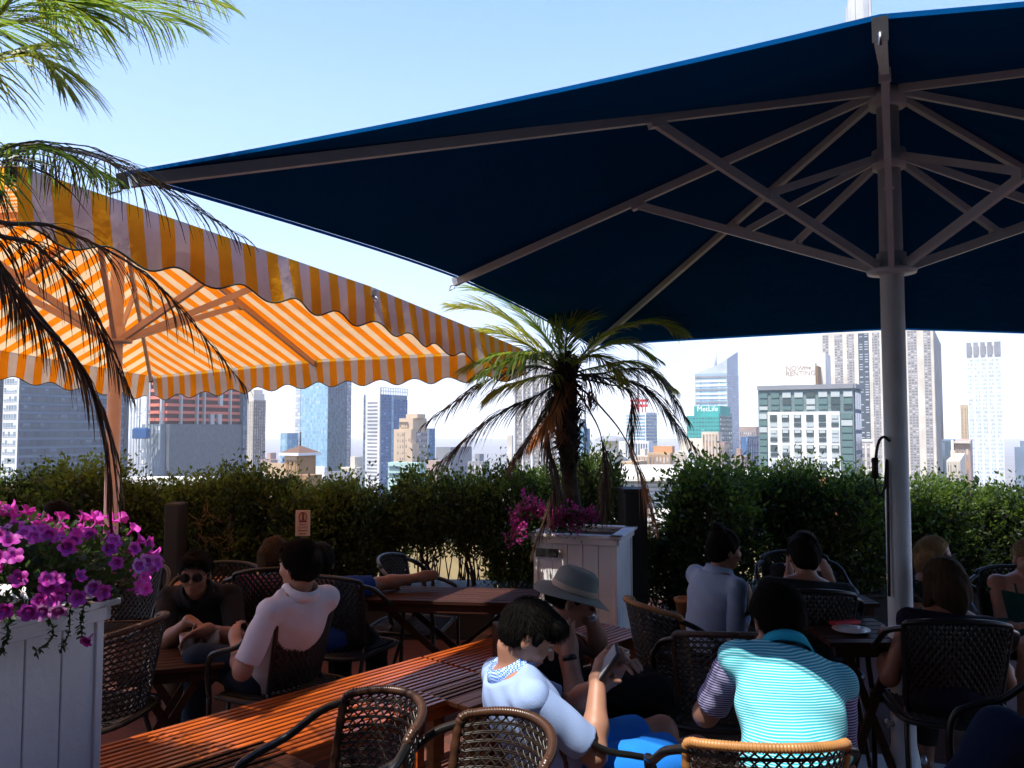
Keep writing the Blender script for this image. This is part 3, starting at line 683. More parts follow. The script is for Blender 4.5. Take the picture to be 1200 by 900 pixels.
# cream block with rooftop sign
B = Bld('cream building carrying a white lettered rooftop billboard, behind the white framed building', 915, 969, 975, 414, 330, plain('pale_cream_stucco', (0.74, 0.70, 0.63)))
B.body(0.25, 0.86, 4, B.z(452), B.z(427), 'sign_box', plain('white_sign_panel', (0.78, 0.75, 0.70)), back=-9)
B.front('sign_shadow_edge', 0.85, 0.90, 430, 452, W['brown'], dep=8)
M_let = mat('tan_sign_letters', (0.30, 0.20, 0.13), 0.6); M_let2 = mat('light_tan_letters', (0.36, 0.27, 0.2), 0.6)
P0 = B.Lp+RD*(B.a*0.55)-QD*9.03
sign_text('NOW', B.root, P0+RD*-2.2+Vector((0, 0, B.z(432.5))), RD, FN, 2.7, M_let2); sign_text('the', B.root, P0+RD*2.6+Vector((0, 0, B.z(432))), RD, FN, 2.2, M_let); sign_text('RENTING', B.root, P0+Vector((0, 0, B.z(438.5))), RD, FN, 2.75, M_let2)
# the great limestone tower
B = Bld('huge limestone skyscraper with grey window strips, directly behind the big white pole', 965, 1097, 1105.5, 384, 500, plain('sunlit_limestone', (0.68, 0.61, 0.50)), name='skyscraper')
px2f = lambda x: (lambda t: ((B.Lp.x-t*B.Lp.y)/(t*RD.y-RD.x))/B.a)(at(x, 502, 100).x/100)
for a_, b_, n_ in ((966, 973, 2), (980, 989.5, 3), (994.5, 1003, 2), (1024.5, 1033, 2), (1038, 1046, 2), (1051, 1060, 3), (1066, 1077, 3), (1085, 1093.5, 2)):
    B.front('window_strip', px2f(a_), px2f(b_), 386, None, g_grey, n_, 78, dep=0.15, off=a_)
B.front('window_strip', px2f(1008), px2f(1020.5), 386, 515, g_recess, 2, 42, dep=0.15); B.front('entrance_bay', px2f(1006), px2f(1022), 515, 518, W['white'], dep=0.6)
for a_ in (1011, 1017): B.front('window_strip', px2f(a_-2), px2f(a_+2), 521, None, g_grey, 1, 14, dep=0.2)
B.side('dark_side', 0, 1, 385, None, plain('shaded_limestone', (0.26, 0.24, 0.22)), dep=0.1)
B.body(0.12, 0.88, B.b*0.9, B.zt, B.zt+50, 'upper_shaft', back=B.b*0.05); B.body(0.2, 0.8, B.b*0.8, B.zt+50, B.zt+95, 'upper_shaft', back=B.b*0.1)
mc = at(1018, 502, 510); b = MB(); zA = B.zt+95
b.lathe([(9, zA), (8.2, zA+25), (7.2, zA+30), (7.0, at(600, 10, 510).z), (6.6, at(600, -8, 510).z), (3, at(600, -30, 510).z), (1, at(600, -90, 510).z)], 12, (mc.x, mc.y, 0), smooth=False)
for k in range(4):
    a_ = PI/4+k*PI/2; b.box((mc.x+7.2*math.cos(a_), mc.y+7.2*math.sin(a_), (zA+at(600, 4, 510).z)/2), (1.6, 1.6, at(600, 4, 510).z-zA), a_)
b.build('mooring_mast', plain('pale_metal_mast', (0.5, 0.5, 0.49)), B.root)
B = Bld('grey blue glass block right of the limestone skyscraper', 1103, 1117, 1119, 515.5, 260, W['steel']); B.front('curtain_wall', 0.03, 0.75, 517, None, g_slate, 3, 14); B.front('edge_pier', 0.78, 1.0, 515.5, None, W['white'])
B = Bld('ornate tan building with arched top windows, left of the white tower', 1118, 1136, 1139, 518, 240, W['pink']); B.strips('f', 3, 0.7, 521, None, g_tan, 1, 12, dep=0.15); B.front('cornice', -0.03, 1.03, 517, 519.5, W['cream'], dep=1.0)
B = Bld('thin sandy yellow tower peeking out left of the white tower', 1126, 1134, 1136, 474, 560, plain('sandy_stone', (0.6, 0.47, 0.28))); B.strips('f', 2, 0.5, 478, None, g_beige, 1, 40)
B = Bld('slender white tower with five grey louvres across its crown, far right', 1135, 1176, 1177, 415, 480, W['white'])
px2f = lambda x: (lambda t: ((B.Lp.x-t*B.Lp.y)/(t*RD.y-RD.x))/B.a)(at(x, 502, 100).x/100)
for i in range(5):
    f0 = 0.01+i*0.2
    B.front('window_strip', f0+0.02, f0+0.16, 419, None, g_tower, 3, 50, dep=0.2, off=i*9); B.front('crown_louvre', f0, f0+(0.14 if i < 4 else 0.19), 400, 416, W['grey'], dep=0.6)
B.body(0.0, 1.0, 8, B.zt, B.z(404), 'crown', back=1)
B = Bld('grey stepped tower cut by the right edge of the picture', 1188, 1215, 1230, 524, 400, W['steel']); B.body(0.3, 1, 10, B.zt, B.z(517), 'upper_setback', back=1)

for (x0, xm, x1, yt, D_, wm_, gm_, n_, lab_) in ((700, 716, 722, 538, 210, 'white', g_lime, 5, 'low white walk up block with small windows right of the palm trunk'), (744, 760, 766, 534, 270, 'cream', g_tan, 5, 'cream mid rise block just left of the orange penthouse building'),
    (798, 812, 818, 541, 190, 'white', g_lime, 4, 'small white block low in front of the cream stucco penthouse'), (856, 872, 880, 535, 230, 'pink', g_grey, 5, 'pinkish grey block low beside the dark blue grey office block'), (548, 566, 574, 541, 240, 'grey', g_grey, 5, 'grey low block beneath the drooping left fronds of the palm'),
    (400, 418, 426, 548, 170, 'cream', g_lime, 5, 'cream rooftop block low between the two glass towers'), (306, 318, 326, 539, 260, 'pink', g_grey, 4, 'brownish block low between the art deco tower and the brick roof house'), (1108, 1124, 1130, 540, 180, 'cream', g_lime, 5, 'cream block low right of the limestone skyscraper')):
    B = Bld(lab_, x0, xm, x1, yt, D_, W[wm_], name='low_building'); B.strips('f', n_, 0.6, yt+1.5, None, gm_, 1, 24, dep=0.12); B.body(0.3, 0.6, 2.5, B.zt, B.zt+2.2, 'bulkhead', back=1.5)
# neighbouring roofs seen through the hedge
M_ylw = mat('yellow_brick_wall', (0.52, 0.40, 0.20), 0.9, var=0.25, vscale=3); M_cope = mat('pale_stone_coping', (0.66, 0.62, 0.54), 0.8, var=0.15, vscale=4)
nb = thing('neighbouring_building', 'yellow brick building top glowing through the hedge gaps behind the terrace', 'building', (0, 0, 0))
def nb_block(x0, x1, y0, y1, z0, z1, m, name='wall'):
    b = MB(); b.box(((x0+x1)/2, (y0+y1)/2, (z0+z1)/2), (x1-x0, y1-y0, z1-z0)); return b.build(name, m, nb)
nb_block(-9, 2.2, 13, 14.2, ZG, at(600, 616, 13).z, M_ylw); nb_block(-9.2, 2.4, 12.9, 13.3, at(600, 616, 13).z, at(600, 609, 13).z, M_cope, 'coping')
nb_block(-8.6, -6.9, 18, 18.8, -4.0, at(600, 569, 18).z, M_ylw, 'stair_head'); nb_block(-8.7, -6.8, 17.9, 18.9, at(600, 569, 18).z, at(600, 561, 18).z, M_cope, 'coping')
nb2 = thing('neighbouring_building', 'pale grey clapboard penthouse seen between the black box and the right hedge', 'building', (0, 0, 0))
nb = nb2
nb_block(2.2, 5.6, 17, 23, ZG, at(600, 563, 17).z, mat('grey_siding', (0.42, 0.45, 0.5), 0.7, var=0.1, vscale=3)); nb_block(2.0, 5.8, 16.8, 23.2, at(600, 563, 17).z, at(600, 560, 17).z, M_cope, 'coping')
for k in range(10): nb_block(2.2, 5.6, 16.96, 17.0, at(600, 566+k*5, 17).z-0.015, at(600, 566+k*5, 17).z, W['grey'], 'siding_board') if k < 7 else None
nb_block(2.1, 3.9, 15.8, 16.9, -1.6, at(600, 601, 16).z, M_cope, 'ledge')
nb3 = thing('neighbouring_building', 'sunlit pale yellow roofs seen low through the right hedge', 'building', (0, 0, 0)); nb = nb3
nb_block(4, 16, 14, 15.2, ZG, at(600, 640, 14).z, M_ylw); nb_block(6.2, 8.4, 19, 22, -4, at(600, 566, 19).z, mat('red_brick_bulkhead', (0.45, 0.12, 0.07), 0.9, var=0.2), 'bulkhead')
# ------------------------------------------------------------- terrace and planting
def brickfloor():
    m, N, L, p = new_mat('red_brick_pavers')
    tc = N.new('ShaderNodeTexCoord'); mp = N.new('ShaderNodeMapping'); mp.inputs['Rotation'].default_value = (0, 0, 0.45); L.new(tc.outputs['Object'], mp.inputs[0])
    br = N.new('ShaderNodeTexBrick'); br.inputs['Scale'].default_value = 1; br.inputs['Brick Width'].default_value = 0.3; br.inputs['Row Height'].default_value = 0.3
    br.inputs['Mortar Size'].default_value = 0.006; br.offset = 0.0
    br.inputs['Color1'].default_value = (0.15, 0.045, 0.032, 1); br.inputs['Color2'].default_value = (0.10, 0.034, 0.026, 1); br.inputs['Mortar'].default_value = (0.05, 0.04, 0.035, 1)
    L.new(mp.outputs[0], br.inputs['Vector']); nz = N.new('ShaderNodeTexNoise'); nz.inputs['Scale'].default_value = 7; nz.inputs['Detail'].default_value = 8; L.new(tc.outputs['Object'], nz.inputs['Vector'])
    mm = N.new('ShaderNodeMix'); mm.data_type = 'RGBA'; mm.blend_type = 'MULTIPLY'; mm.inputs[0].default_value = 0.6
    L.new(br.outputs['Color'], mm.inputs[6]); L.new(nz.outputs['Fac'], mm.inputs[7]); L.new(mm.outputs[2], p.inputs['Base Color']); p.inputs['Roughness'].default_value = 0.8
    b = N.new('ShaderNodeBump'); b.inputs['Strength'].default_value = 0.4; b.inputs['Distance'].default_value = 0.004; L.new(br.outputs['Fac'], b.inputs['Height']); b.invert = True; L.new(b.outputs[0], p.inputs['Normal'])
    return m
b = MB(); b.box((0, 2.0, -0.15), (26, 12.6, 0.3)); structure(b.build('terrace_floor', brickfloor()))
b = MB(); b.box((0, 2.0, (ZG-0.3)/2), (25.6, 12.2, -ZG-0.31)); tag(b.build('terrace_building', W['brown']), 'tall brown building carrying the roof terrace, below the floor', 'building')

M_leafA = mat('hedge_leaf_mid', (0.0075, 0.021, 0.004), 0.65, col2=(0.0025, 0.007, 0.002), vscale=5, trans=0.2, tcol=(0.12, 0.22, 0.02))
M_leafB = mat('hedge_leaf_light', (0.10, 0.165, 0.014), 0.6, col2=(0.012, 0.03, 0.005), vscale=5, trans=0.35, tcol=(0.24, 0.34, 0.04))  # light tone for the sunlit look of the hedge tops
M_bark = mat('dark_bark', (0.06, 0.04, 0.028), 0.9, var=0.4, vscale=20, bump=0.5)
M_twig = mat('pale_dry_twigs', (0.22, 0.16, 0.10), 0.9)
M_trough = mat('dark_planter_trough', (0.018, 0.016, 0.015), 0.7)

def leaves(centers, dirs, size, rng, aspect=0.45):
    """one folded leaf per centre: 2 triangles-ish quad"""
    n = len(centers); d = dirs/np.linalg.norm(dirs, axis=1, keepdims=True)
    r = rng.normal(size=(n, 3)); s = np.cross(d, r); s /= np.linalg.norm(s, axis=1, keepdims=True)
    sz = size*(0.6+0.8*rng.random((n, 1)))
    a = centers; tip = a+d*sz; m = a+d*sz*0.45
    l = m+s*sz*aspect*0.5; rr_ = m-s*sz*aspect*0.5
    V = np.stack([a, l, tip, rr_], 1).reshape(-1, 3)
    Q = np.arange(n*4).reshape(n, 4)
    return V, Q
def shrub_mesh(seed, wx, wy, z0, z1, nclump, nleaf, full=True):
    rng = np.random.default_rng(seed)
    # clump centres: column with bulges, denser outside
    th = rng.random(nclump)*2*PI; t = rng.random(nclump)**0.8; rad = 0.45+0.55*np.sqrt(rng.random(nclump))
    prof = np.sqrt(np.clip(1-((t-0.55)/0.62)**2, 0.05, 1))*(1+0.18*np.sin(th*3+seed)*np.cos(t*7+seed))
    C = np.stack([np.cos(th)*rad*prof*wx/2, np.sin(th)*rad*prof*wy/2, z0+t*(z1-z0)], 1)
    C[:, 2] += rng.normal(size=nclump)*0.03
    k = nleaf//nclump; idx = np.repeat(np.arange(nclump), k)
    csz = 0.05+0.05*rng.random(nclump)
    off = rng.normal(size=(len(idx), 3))*csz[idx][:, None]
    P = C[idx]+off
    out = P-np.array([0, 0, (z0+z1)/2]); out[:, 2] = np.abs(out[:, 2])*0.6+0.25
    D = out/np.linalg.norm(out, axis=1, keepdims=True)+rng.normal(size=out.shape)*0.7
    V, Q = leaves(P, D, 0.042, rng, 0.5)
    mi = (rng.random(nclump) < 0.10+0.5*t**2).astype(int)[idx]  # lighter leaves toward the top: sunlit crown and shaded base put into colour
    # sprigs poking out of the top
    return V, Q, mi
shr_src = []
M_trunkm = M_bark
def make_shrub(seed, z0, dens):
    V, Q, mi = shrub_mesh(seed, 0.50, 0.56, z0, 1.30, int(130*dens), int(15000*dens))
    rng = np.random.default_rng(seed+50); sp = []
    for k in range(16):
        th = rng.random()*2*PI; r = 0.26*math.sqrt(rng.random()); base = np.array([r*math.cos(th), r*math.sin(th), 1.2]); h = 0.08+0.16*rng.random()
        lean = rng.normal(size=3)*0.25; lean[2] = 1
        for q in range(26):
            t = rng.random(); sp.append((base+lean*h*t, lean*0.6+rng.normal(size=3)*0.8))
    sp_c = np.array([s_[0] for s_ in sp]); sp_d = np.array([s_[1] for s_ in sp])
    V2, Q2 = leaves(sp_c, sp_d, 0.036, rng, 0.45)
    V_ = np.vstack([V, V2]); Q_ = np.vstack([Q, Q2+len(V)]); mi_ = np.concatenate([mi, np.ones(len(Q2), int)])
    tk = MB(); rr_ = random.Random(seed)
    for s_ in range(3):
        a = rr_.random()*2*PI; p0 = Vector((0.05*math.cos(a), 0.05*math.sin(a), 0.25))
        pts = [p0+Vector((rr_.uniform(-.04, .04)*k, rr_.uniform(-.04, .04)*k, 0.22*k)) for k in range(5)]
        tk.tube(bez(pts, 12), [0.018*(1-0.06*k) for k in range(13)], 6)
        for q in range(9):
            b0 = pts[1].lerp(pts[4], rr_.random()); a = rr_.random()*2*PI
            tk.tube([b0, b0+Vector((math.cos(a)*0.14, math.sin(a)*0.14, 0.08)), b0+Vector((math.cos(a)*0.26, math.sin(a)*0.24, 0.2))], [0.006, 0.004, 0.002], 4)
    return V_, Q_, mi_, tk
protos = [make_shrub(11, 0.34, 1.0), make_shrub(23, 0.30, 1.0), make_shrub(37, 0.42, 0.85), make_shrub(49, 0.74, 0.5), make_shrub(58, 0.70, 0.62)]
proto_obj = {}
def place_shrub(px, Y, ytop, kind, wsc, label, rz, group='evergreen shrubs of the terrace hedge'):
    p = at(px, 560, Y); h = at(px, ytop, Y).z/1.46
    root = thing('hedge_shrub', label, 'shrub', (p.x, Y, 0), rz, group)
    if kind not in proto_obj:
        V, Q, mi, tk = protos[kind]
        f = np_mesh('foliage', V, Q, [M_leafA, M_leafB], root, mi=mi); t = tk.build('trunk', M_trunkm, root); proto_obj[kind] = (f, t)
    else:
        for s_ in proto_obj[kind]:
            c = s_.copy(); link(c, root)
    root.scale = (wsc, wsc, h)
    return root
SH = [(-35, 6.9, 552, 0, 1.0, 'evergreen shrub cut by the left edge, below the dark glass block'),
 (12, 6.8, 553, 1, 1.0, 'full hedge shrub behind the brown sign at far left'),
 (58, 6.9, 551, 2, 1.05, 'full hedge shrub behind the dark haired head at far left'),
 (98, 6.8, 540, 0, 1.1, 'bright topped hedge shrub just left of the striped parasol pole'),
 (150, 6.9, 556, 1, 0.95, 'dark hedge shrub just right of the striped parasol pole'),
 (186, 7.0, 560, 2, 0.75, 'narrow hedge shrub at the left side of the gap with the stone ledge'),
 (232, 6.9, 549, 0, 0.95, 'sunlit shrub with pale twigs behind the man in sunglasses'),
 (278, 6.8, 546, 2, 1.0, 'full hedge shrub below the art deco tower'),
 (322, 6.9, 552, 1, 1.0, 'full hedge shrub left of the white notice, below the pyramid roofed house'),
 (366, 6.8, 556, 0, 1.0, 'full hedge shrub right of the white notice'),
 (412, 6.9, 556, 1, 1.05, 'full yellow green shrub just left of the bare hedge gap'),
 (462, 7.2, 564, 4, 0.8, 'thin dark shrub above the left bare trunks, below the mint building'),
 (503, 7.0, 546, 3, 0.95, 'bright green topped shrub on bare trunks, second from the left in the hedge gap'),
 (553, 7.0, 551, 4, 0.9, 'thin shrub on bare trunks with yellow wall glowing through'),
 (598, 6.9, 543, 2, 0.85, 'tall dark shrub left of the palm trunk'),
 (640, 7.2, 548, 0, 0.95, 'shrub directly behind the palm trunk'),
 (700, 7.1, 537, 1, 0.85, 'dark round shrub right of the palm trunk'),
 (782, 6.9, 590, 1, 0.9, 'low dark shrub between the black cabinet and the round bright shrub'),
 (835, 6.8, 541, 0, 1.25, 'round bright green shrub behind the man in the pale blue shirt'),
 (900, 7.0, 545, 4, 1.0, 'loose airy shrub with sprigs between two full ones in the right hedge'),
 (935, 6.9, 541, 2, 0.9, 'loose yellow green shrub in front of the white framed building'),
 (992, 6.8, 550, 1, 1.1, 'full dark shrub just left of the hanging cable'),
 (1040, 7.0, 556, 4, 0.8, 'thin shrub behind the big white pole'),
 (1090, 6.8, 553, 0, 1.05, 'hedge shrub just right of the big white pole, below the skyscraper'),
 (1140, 6.9, 558, 2, 1.0, 'hedge shrub below the slender white tower'),
 (1192, 6.8, 558, 1, 1.05, 'hedge shrub at the right edge of the picture'),
 (1245, 6.9, 556, 0, 1.0, 'hedge shrub beyond the right edge')]
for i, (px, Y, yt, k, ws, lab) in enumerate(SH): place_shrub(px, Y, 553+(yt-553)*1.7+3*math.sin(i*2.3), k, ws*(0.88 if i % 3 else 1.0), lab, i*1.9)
# troughs
for x0, x1 in ((-5.4, -3.0), (-2.95, -0.15), (-0.1, 1.1), (1.4, 3.4), (3.45, 5.6)):
    b = MB(); c = (x0+x1)/2; b.box((c, 6.95, 0.17), (x1-x0, 0.62, 0.34), bev=0.01); b.box((c, 6.95, 0.35), (x1-x0+0.04, 0.66, 0.03), bev=0.006)
    tag(b.build('planter_trough', M_trough), 'long dark planter trough under the hedge '+{-5.4: 'at far left', -2.95: 'behind the white polo man', -0.1: 'beside the palm planter', 1.4: 'behind the pale blue shirt man', 3.45: 'at far right'}[x0], 'planter', 'dark troughs under the hedge')
# pale dry twigs
b = MB(); rr_ = random.Random(5)
for k in range(26):
    p = at(244+rr_.uniform(-14, 26), 628+rr_.uniform(-22, 22), 6.55); a = rr_.uniform(0.1, 3.0)
    b.tube([p, p+Vector((0.09*math.cos(a), 0, 0.09*math.sin(a))), p+Vector((0.17*math.cos(a+0.4), rr_.uniform(-.03, .05), 0.17*math.sin(a+0.4)))], [0.004, 0.003, 0.002], 4)
tag(b.build('dead_branch', M_twig), 'tangle of pale leafless twigs in front of the sunlit shrub', 'branch')
b = MB(); rr_ = random.Random(6)
for k in range(70):
    p = at(560+rr_.uniform(-75, 75), 680, 7.0+rr_.uniform(-.15, .2)); h = rr_.uniform(0.25, 0.7); a = rr_.gauss(0, 0.25)
    b.tube([p, p+Vector((a*0.3*h, 0, h*0.5)), p+Vector((a*h, rr_.uniform(-.1, .1), h))], [0.006, 0.004, 0.002], 4)
tag(b.build('bare_stems', M_bark), 'thicket of bare dark stems in the gap between trough and shrubs', 'stems')
# black box unit and flowerpot
b = MB(); p = at(741, 600, 6.75); b.box((p.x, 6.75, 0.59), (0.19, 0.26, 1.18), 0.1, bev=0.01); b.box((p.x, 6.75, 1.195), (0.21, 0.28, 0.03), 0.1)
tag(b.build('black_cabinet', M_trough), 'tall matt black cabinet behind the right corner of the palm planter', 'cabinet')
b = MB(); p = at(200, 625, 6.3); b.box((p.x, 6.4, 0.56), (0.11, 0.2, 1.12), 0.0, bev=0.01); tag(b.build('black_cabinet', M_trough), 'black post shaped cabinet at the hedge gap behind the man in sunglasses', 'cabinet')
p = at(803, 712, 5.6); M_terra = mat('terracotta', (0.50, 0.20, 0.07), 0.8, var=0.2)
b = MB(); b.lathe([(0, 0), (0.05, 0), (0.068, 0.1), (0.075, 0.1), (0.075, 0.125), (0.065, 0.125), (0.06, 0.1), (0, 0.1)], 20); 
fp = thing('flower_pot', 'small orange terracotta pot beside the pale blue shirt man', 'pot', (p.x, 5.6, p.z-0.06)); b.build('pot', M_terra, fp)
b = MB(); b.box((p.x, 5.65, (p.z-0.06)/2), (0.5, 0.3, p.z-0.062), bev=0.01); tag(b.build('low_ledge', M_trough), 'dark low ledge the terracotta pot stands on', 'ledge')

# ---- pavilion behind the camera, unseen, added to darken the terrace shade
pav = thing('shade_pavilion', 'unseen dark pavilion added behind the camera to block sky light', 'building', (0, -5.2, 0))
b = MB(); b.box((0, 0, 2.2), (20, 0.3, 4.4)); b.build('wall', M_trough, pav)
for sx in (-1, 1):
    b = MB(); b.box((sx*6.5, 2.6, 2.2), (0.3, 4.8, 4.4)); b.build('side_wall', M_trough, pav)
b = MB(); b.box((0, 2.45, 4.5), (20.6, 5.2, 0.2)); b.build('roof', M_trough, pav)
# ---- white board planters
M_plank = mat('white_painted_boards', (0.76, 0.77, 0.80), 0.55, var=0.10, vscale=4, bump=0.25, bscale=40)
M_soil = mat('dark_soil', (0.03, 0.02, 0.015), 1.0)
def planter(label, cx, cy, rz, w_, h_, nb_, base=True):
    root = thing('wooden_planter', label, 'planter', (cx, cy, 0), rz, 'white panelled planters')
    for s_ in range(4):
        b = MB(); R = Matrix.Rotation(s_*PI/2, 4, 'Z'); bw = (w_-0.03)/nb_
        for k in range(nb_):
            c = R@Vector((-w_/2+0.015+bw*(k+0.5), -w_/2+0.012, h_/2)); b.box(c, (bw-0.004, 0.022, h_-0.04), s_*PI/2, bev=0.0025)
        b.build('board_panel', M_plank, root)
        b = MB(); c = R@Vector((0, -w_/2-0.012, h_-0.035)); b.box(c, (w_+0.046, 0.022, 0.055), s_*PI/2, bev=0.003); c = R@Vector((0.0, -w_/2-0.0, h_-0.004)); b.box(c, (w_+0.09, 0.09, 0.022), s_*PI/2, bev=0.004); b.build('rim_board', M_plank, root)
        b = MB(); c = R@Vector((0, -w_/2-0.01, 0.06)); b.box(c, (w_+0.04, 0.02, 0.12), s_*PI/2, bev=0.003); b.build('base_board', M_plank, root)
    for sx in (-1, 1):
        for sy in (-1, 1):
            b = MB(); b.box((sx*(w_/2-0.006), sy*(w_/2-0.006), h_/2-0.01), (0.03, 0.03, h_-0.03), bev=0.003); b.build('corner_post', M_plank, root)
    b = MB(); b.box((0, 0, h_-0.06), (w_-0.06, w_-0.06, 0.04)); b.build('soil', M_soil, root)
    return root
pl_l = planter('big white panelled planter full of purple petunias, nearest at the lower left', -1.90, 2.57, 1.158, 0.78, 1.12, 6)
pl_c = planter('white panelled planter holding the palm, in the middle of the terrace', 0.55, 6.20, -0.32, 0.60, 0.93, 5)
c = pl_c.location; b = MB(); b.box((-0.2, -0.333, 0.80), (0.17, 0.012, 0.06)); b.build('vent_slot', M_black, pl_c)

# ---- palms
M_fg = mat('palm_leaf_green', (0.08, 0.16, 0.028), 0.4, col2=(0.035, 0.08, 0.018), vscale=3, trans=0.42, tcol=(0.32, 0.46, 0.04))
M_fy = mat('palm_leaf_yellow_green', (0.26, 0.30, 0.035), 0.4, col2=(0.13, 0.18, 0.03), vscale=4, trans=0.4, tcol=(0.5, 0.48, 0.05))
M_fd = mat('palm_leaf_dull_dark', (0.03, 0.03, 0.026), 0.5, col2=(0.014, 0.018, 0.014), vscale=4, trans=0.12, tcol=(0.1, 0.1, 0.05))
M_fb = mat('palm_leaf_dead_brown', (0.06, 0.032, 0.018), 0.6, col2=(0.03, 0.018, 0.012), vscale=6, trans=0.15, tcol=(0.2, 0.09, 0.03))
M_fo = mat('palm_leaf_orange_dead', (0.42, 0.17, 0.05), 0.6, col2=(0.2, 0.09, 0.04), vscale=6, trans=0.25, tcol=(0.6, 0.2, 0.04))
def frond(parent, inv, pts, m, L0, n=46, spread=0.9, droop=0.5, rnd=0.12, width=0.011, seed=0, rach=0.009, start=0.12, label=None, mats2=None, plane=None):
    """pinnate frond along pts (world); leaflets both sides"""
    rng = random.Random(seed*7+1); C = bez(pts, 60); b = MB()
    tot = sum((C[i+1]-C[i]).length for i in range(60))
    b.tube([inv@c for c in C], [rach*(1-0.85*i/60) for i in range(61)], 6, mi=1)
    for k in range(n):
        t = start+(1-start)*(k/(n-1)); i = min(int(t*60), 59); w_ = t*60-i; p = C[i].lerp(C[i+1], w_)
        T = (C[min(i+1, 60)]-C[max(i-1, 0)]).normalized()
        up = Vector((0, 0, 1)) if plane is None else plane
        S = T.cross(up)
        if S.length < 0.15: S = T.cross(Vector((0.3, 1, 0.2)))
        S.normalize(); U = S.cross(T).normalized()
        prof = (0.35+0.65*math.sin(PI*min(1, (t-start)/(1-start)*0.85+0.12)))*(1.0 if t < 0.9 else 0.75)
        for sgn in (-1, 1):
            ln = L0*prof*(1+rng.uniform(-.15, .15)); sp = spread*(1-0.35*t)+rng.gauss(0, rnd)
            d = (T*math.cos(sp)+S*sgn*math.sin(sp)+U*(0.18+rng.gauss(0, rnd*0.7))).normalized()
            q = p.copy(); V = []; dd = d.copy(); wid = width*(1+rng.uniform(-.2, .2)); seg = 4
            side0 = d.cross(U); side0.normalize(); tw = rng.uniform(-0.9, 0.9)
            side = (side0*math.cos(tw)+U*math.sin(tw)).normalized()
            for s_ in range(seg+1):
                ww = wid*(0.5+1.2*s_/seg if s_ < 1.5 else 1.15*(1-(s_-1)/seg)**0.8)*0.5
                if s_ == seg: ww = 0.0006
                V.append(inv@(q+side*ww)); V.append(inv@(q-side*ww))
                dd = (dd+Vector((0, 0, -1))*droop*(0.35+0.5*s_/seg)).normalized(); q = q+dd*ln/seg
            mi = 0
            if mats2 and rng.random() < 0.25: mi = 2
            b.add(V, [(2*s_, 2*s_+1, 2*s_+3, 2*s_+2) for s_ in range(seg)], mi)
    o = b.build('frond', [m, M_fb if m in (M_fb, M_fo, M_fd) else M_fy, mats2 or m], parent)
    if label: o['label'] = label
    return o
def ptsY(lst): return [at(*q) for q in lst]

# middle palm
palm = thing('palm_tree', 'small shaggy palm with drooping dead fronds growing from the white planter in the middle', 'palm', (0.56, 6.2, 0.86))
inv = palm.matrix_world.inverted() if False else Matrix.Translation(-Vector((0.56, 6.2, 0.86)))
M_trunk = mat('shaggy_palm_bark', (0.05, 0.034, 0.024), 0.95, col2=(0.02, 0.014, 0.011), vscale=25, bump=0.9, bscale=45)
b = MB(); tp = bez([at(676, 605, 6.2), at(668, 570, 6.2), at(666, 530, 6.2), at(664, 490, 6.2), at(662, 455, 6.2), at(664, 425, 6.2)], 30)
b.tube([inv@q for q in tp], [0.060+0.030*min(1, max(0, (k-8)/10))+0.006*math.sin(k*2.1) for k in range(31)], 14); b.build('trunk', M_trunk, palm)
b = MB(); rr_ = random.Random(12)
for k in range(190):   # old leaf bases
    t = rr_.uniform(0.30, 1.0); q = tp[int(t*30)]; a = rr_.random()*2*PI; r0 = 0.060+0.028*min(1, max(0, (t*30-8)/10)); o_ = Vector((math.cos(a), math.sin(a), 0))
    ln = rr_.uniform(0.04, 0.11)*(0.6+0.7*t); p0 = q+o_*r0*0.8; p1 = p0+o_*ln*0.45+Vector((0, 0, ln*0.8)); p2 = p1+o_*ln*0.35+Vector((0, 0, ln*rr_.uniform(-0.2, .35)))
    b.tube([inv@p0, inv@p1, inv@p2], [0.022, 0.014, 0.004], 5, squash=0.4)
for k in range(240):   # fibres
    t = rr_.uniform(0.3, 1.0); q = tp[int(t*30)]; a = rr_.random()*2*PI; o_ = Vector((math.cos(a), math.sin(a), 0)); p0 = q+o_*0.1
    b.tube([inv@p0, inv@(p0+o_*0.05+Vector((0, 0, -0.03))), inv@(p0+o_*rr_.uniform(0.03, .08)+Vector((0, 0, -rr_.uniform(0.08, .2))))], [0.004, 0.003, 0.001], 4)
b.build('leaf_bases', M_trunk, palm)
for (px, py, Y, ml) in ((655, 462, 6.02, 1), (668, 452, 6.05, 1), (692, 460, 6.03, 1.2), (655, 500, 6.05, 1)):
    b = MB(); c0 = at(px, py, Y)
    for k in range(30):
        q = c0+Vector((rr_.gauss(0, .02), rr_.gauss(0, .02), rr_.gauss(0, .02))); b.tube([inv@q, inv@(q+Vector((rr_.gauss(0, .02), 0, -0.06*ml))), inv@(q+Vector((rr_.gauss(0, .03), 0, -0.12*ml)))], [0.009, 0.008, 0.002], 5, squash=0.4)
    b.build('dry_husk', M_fo, palm)
CR = (663, 440, 6.2)
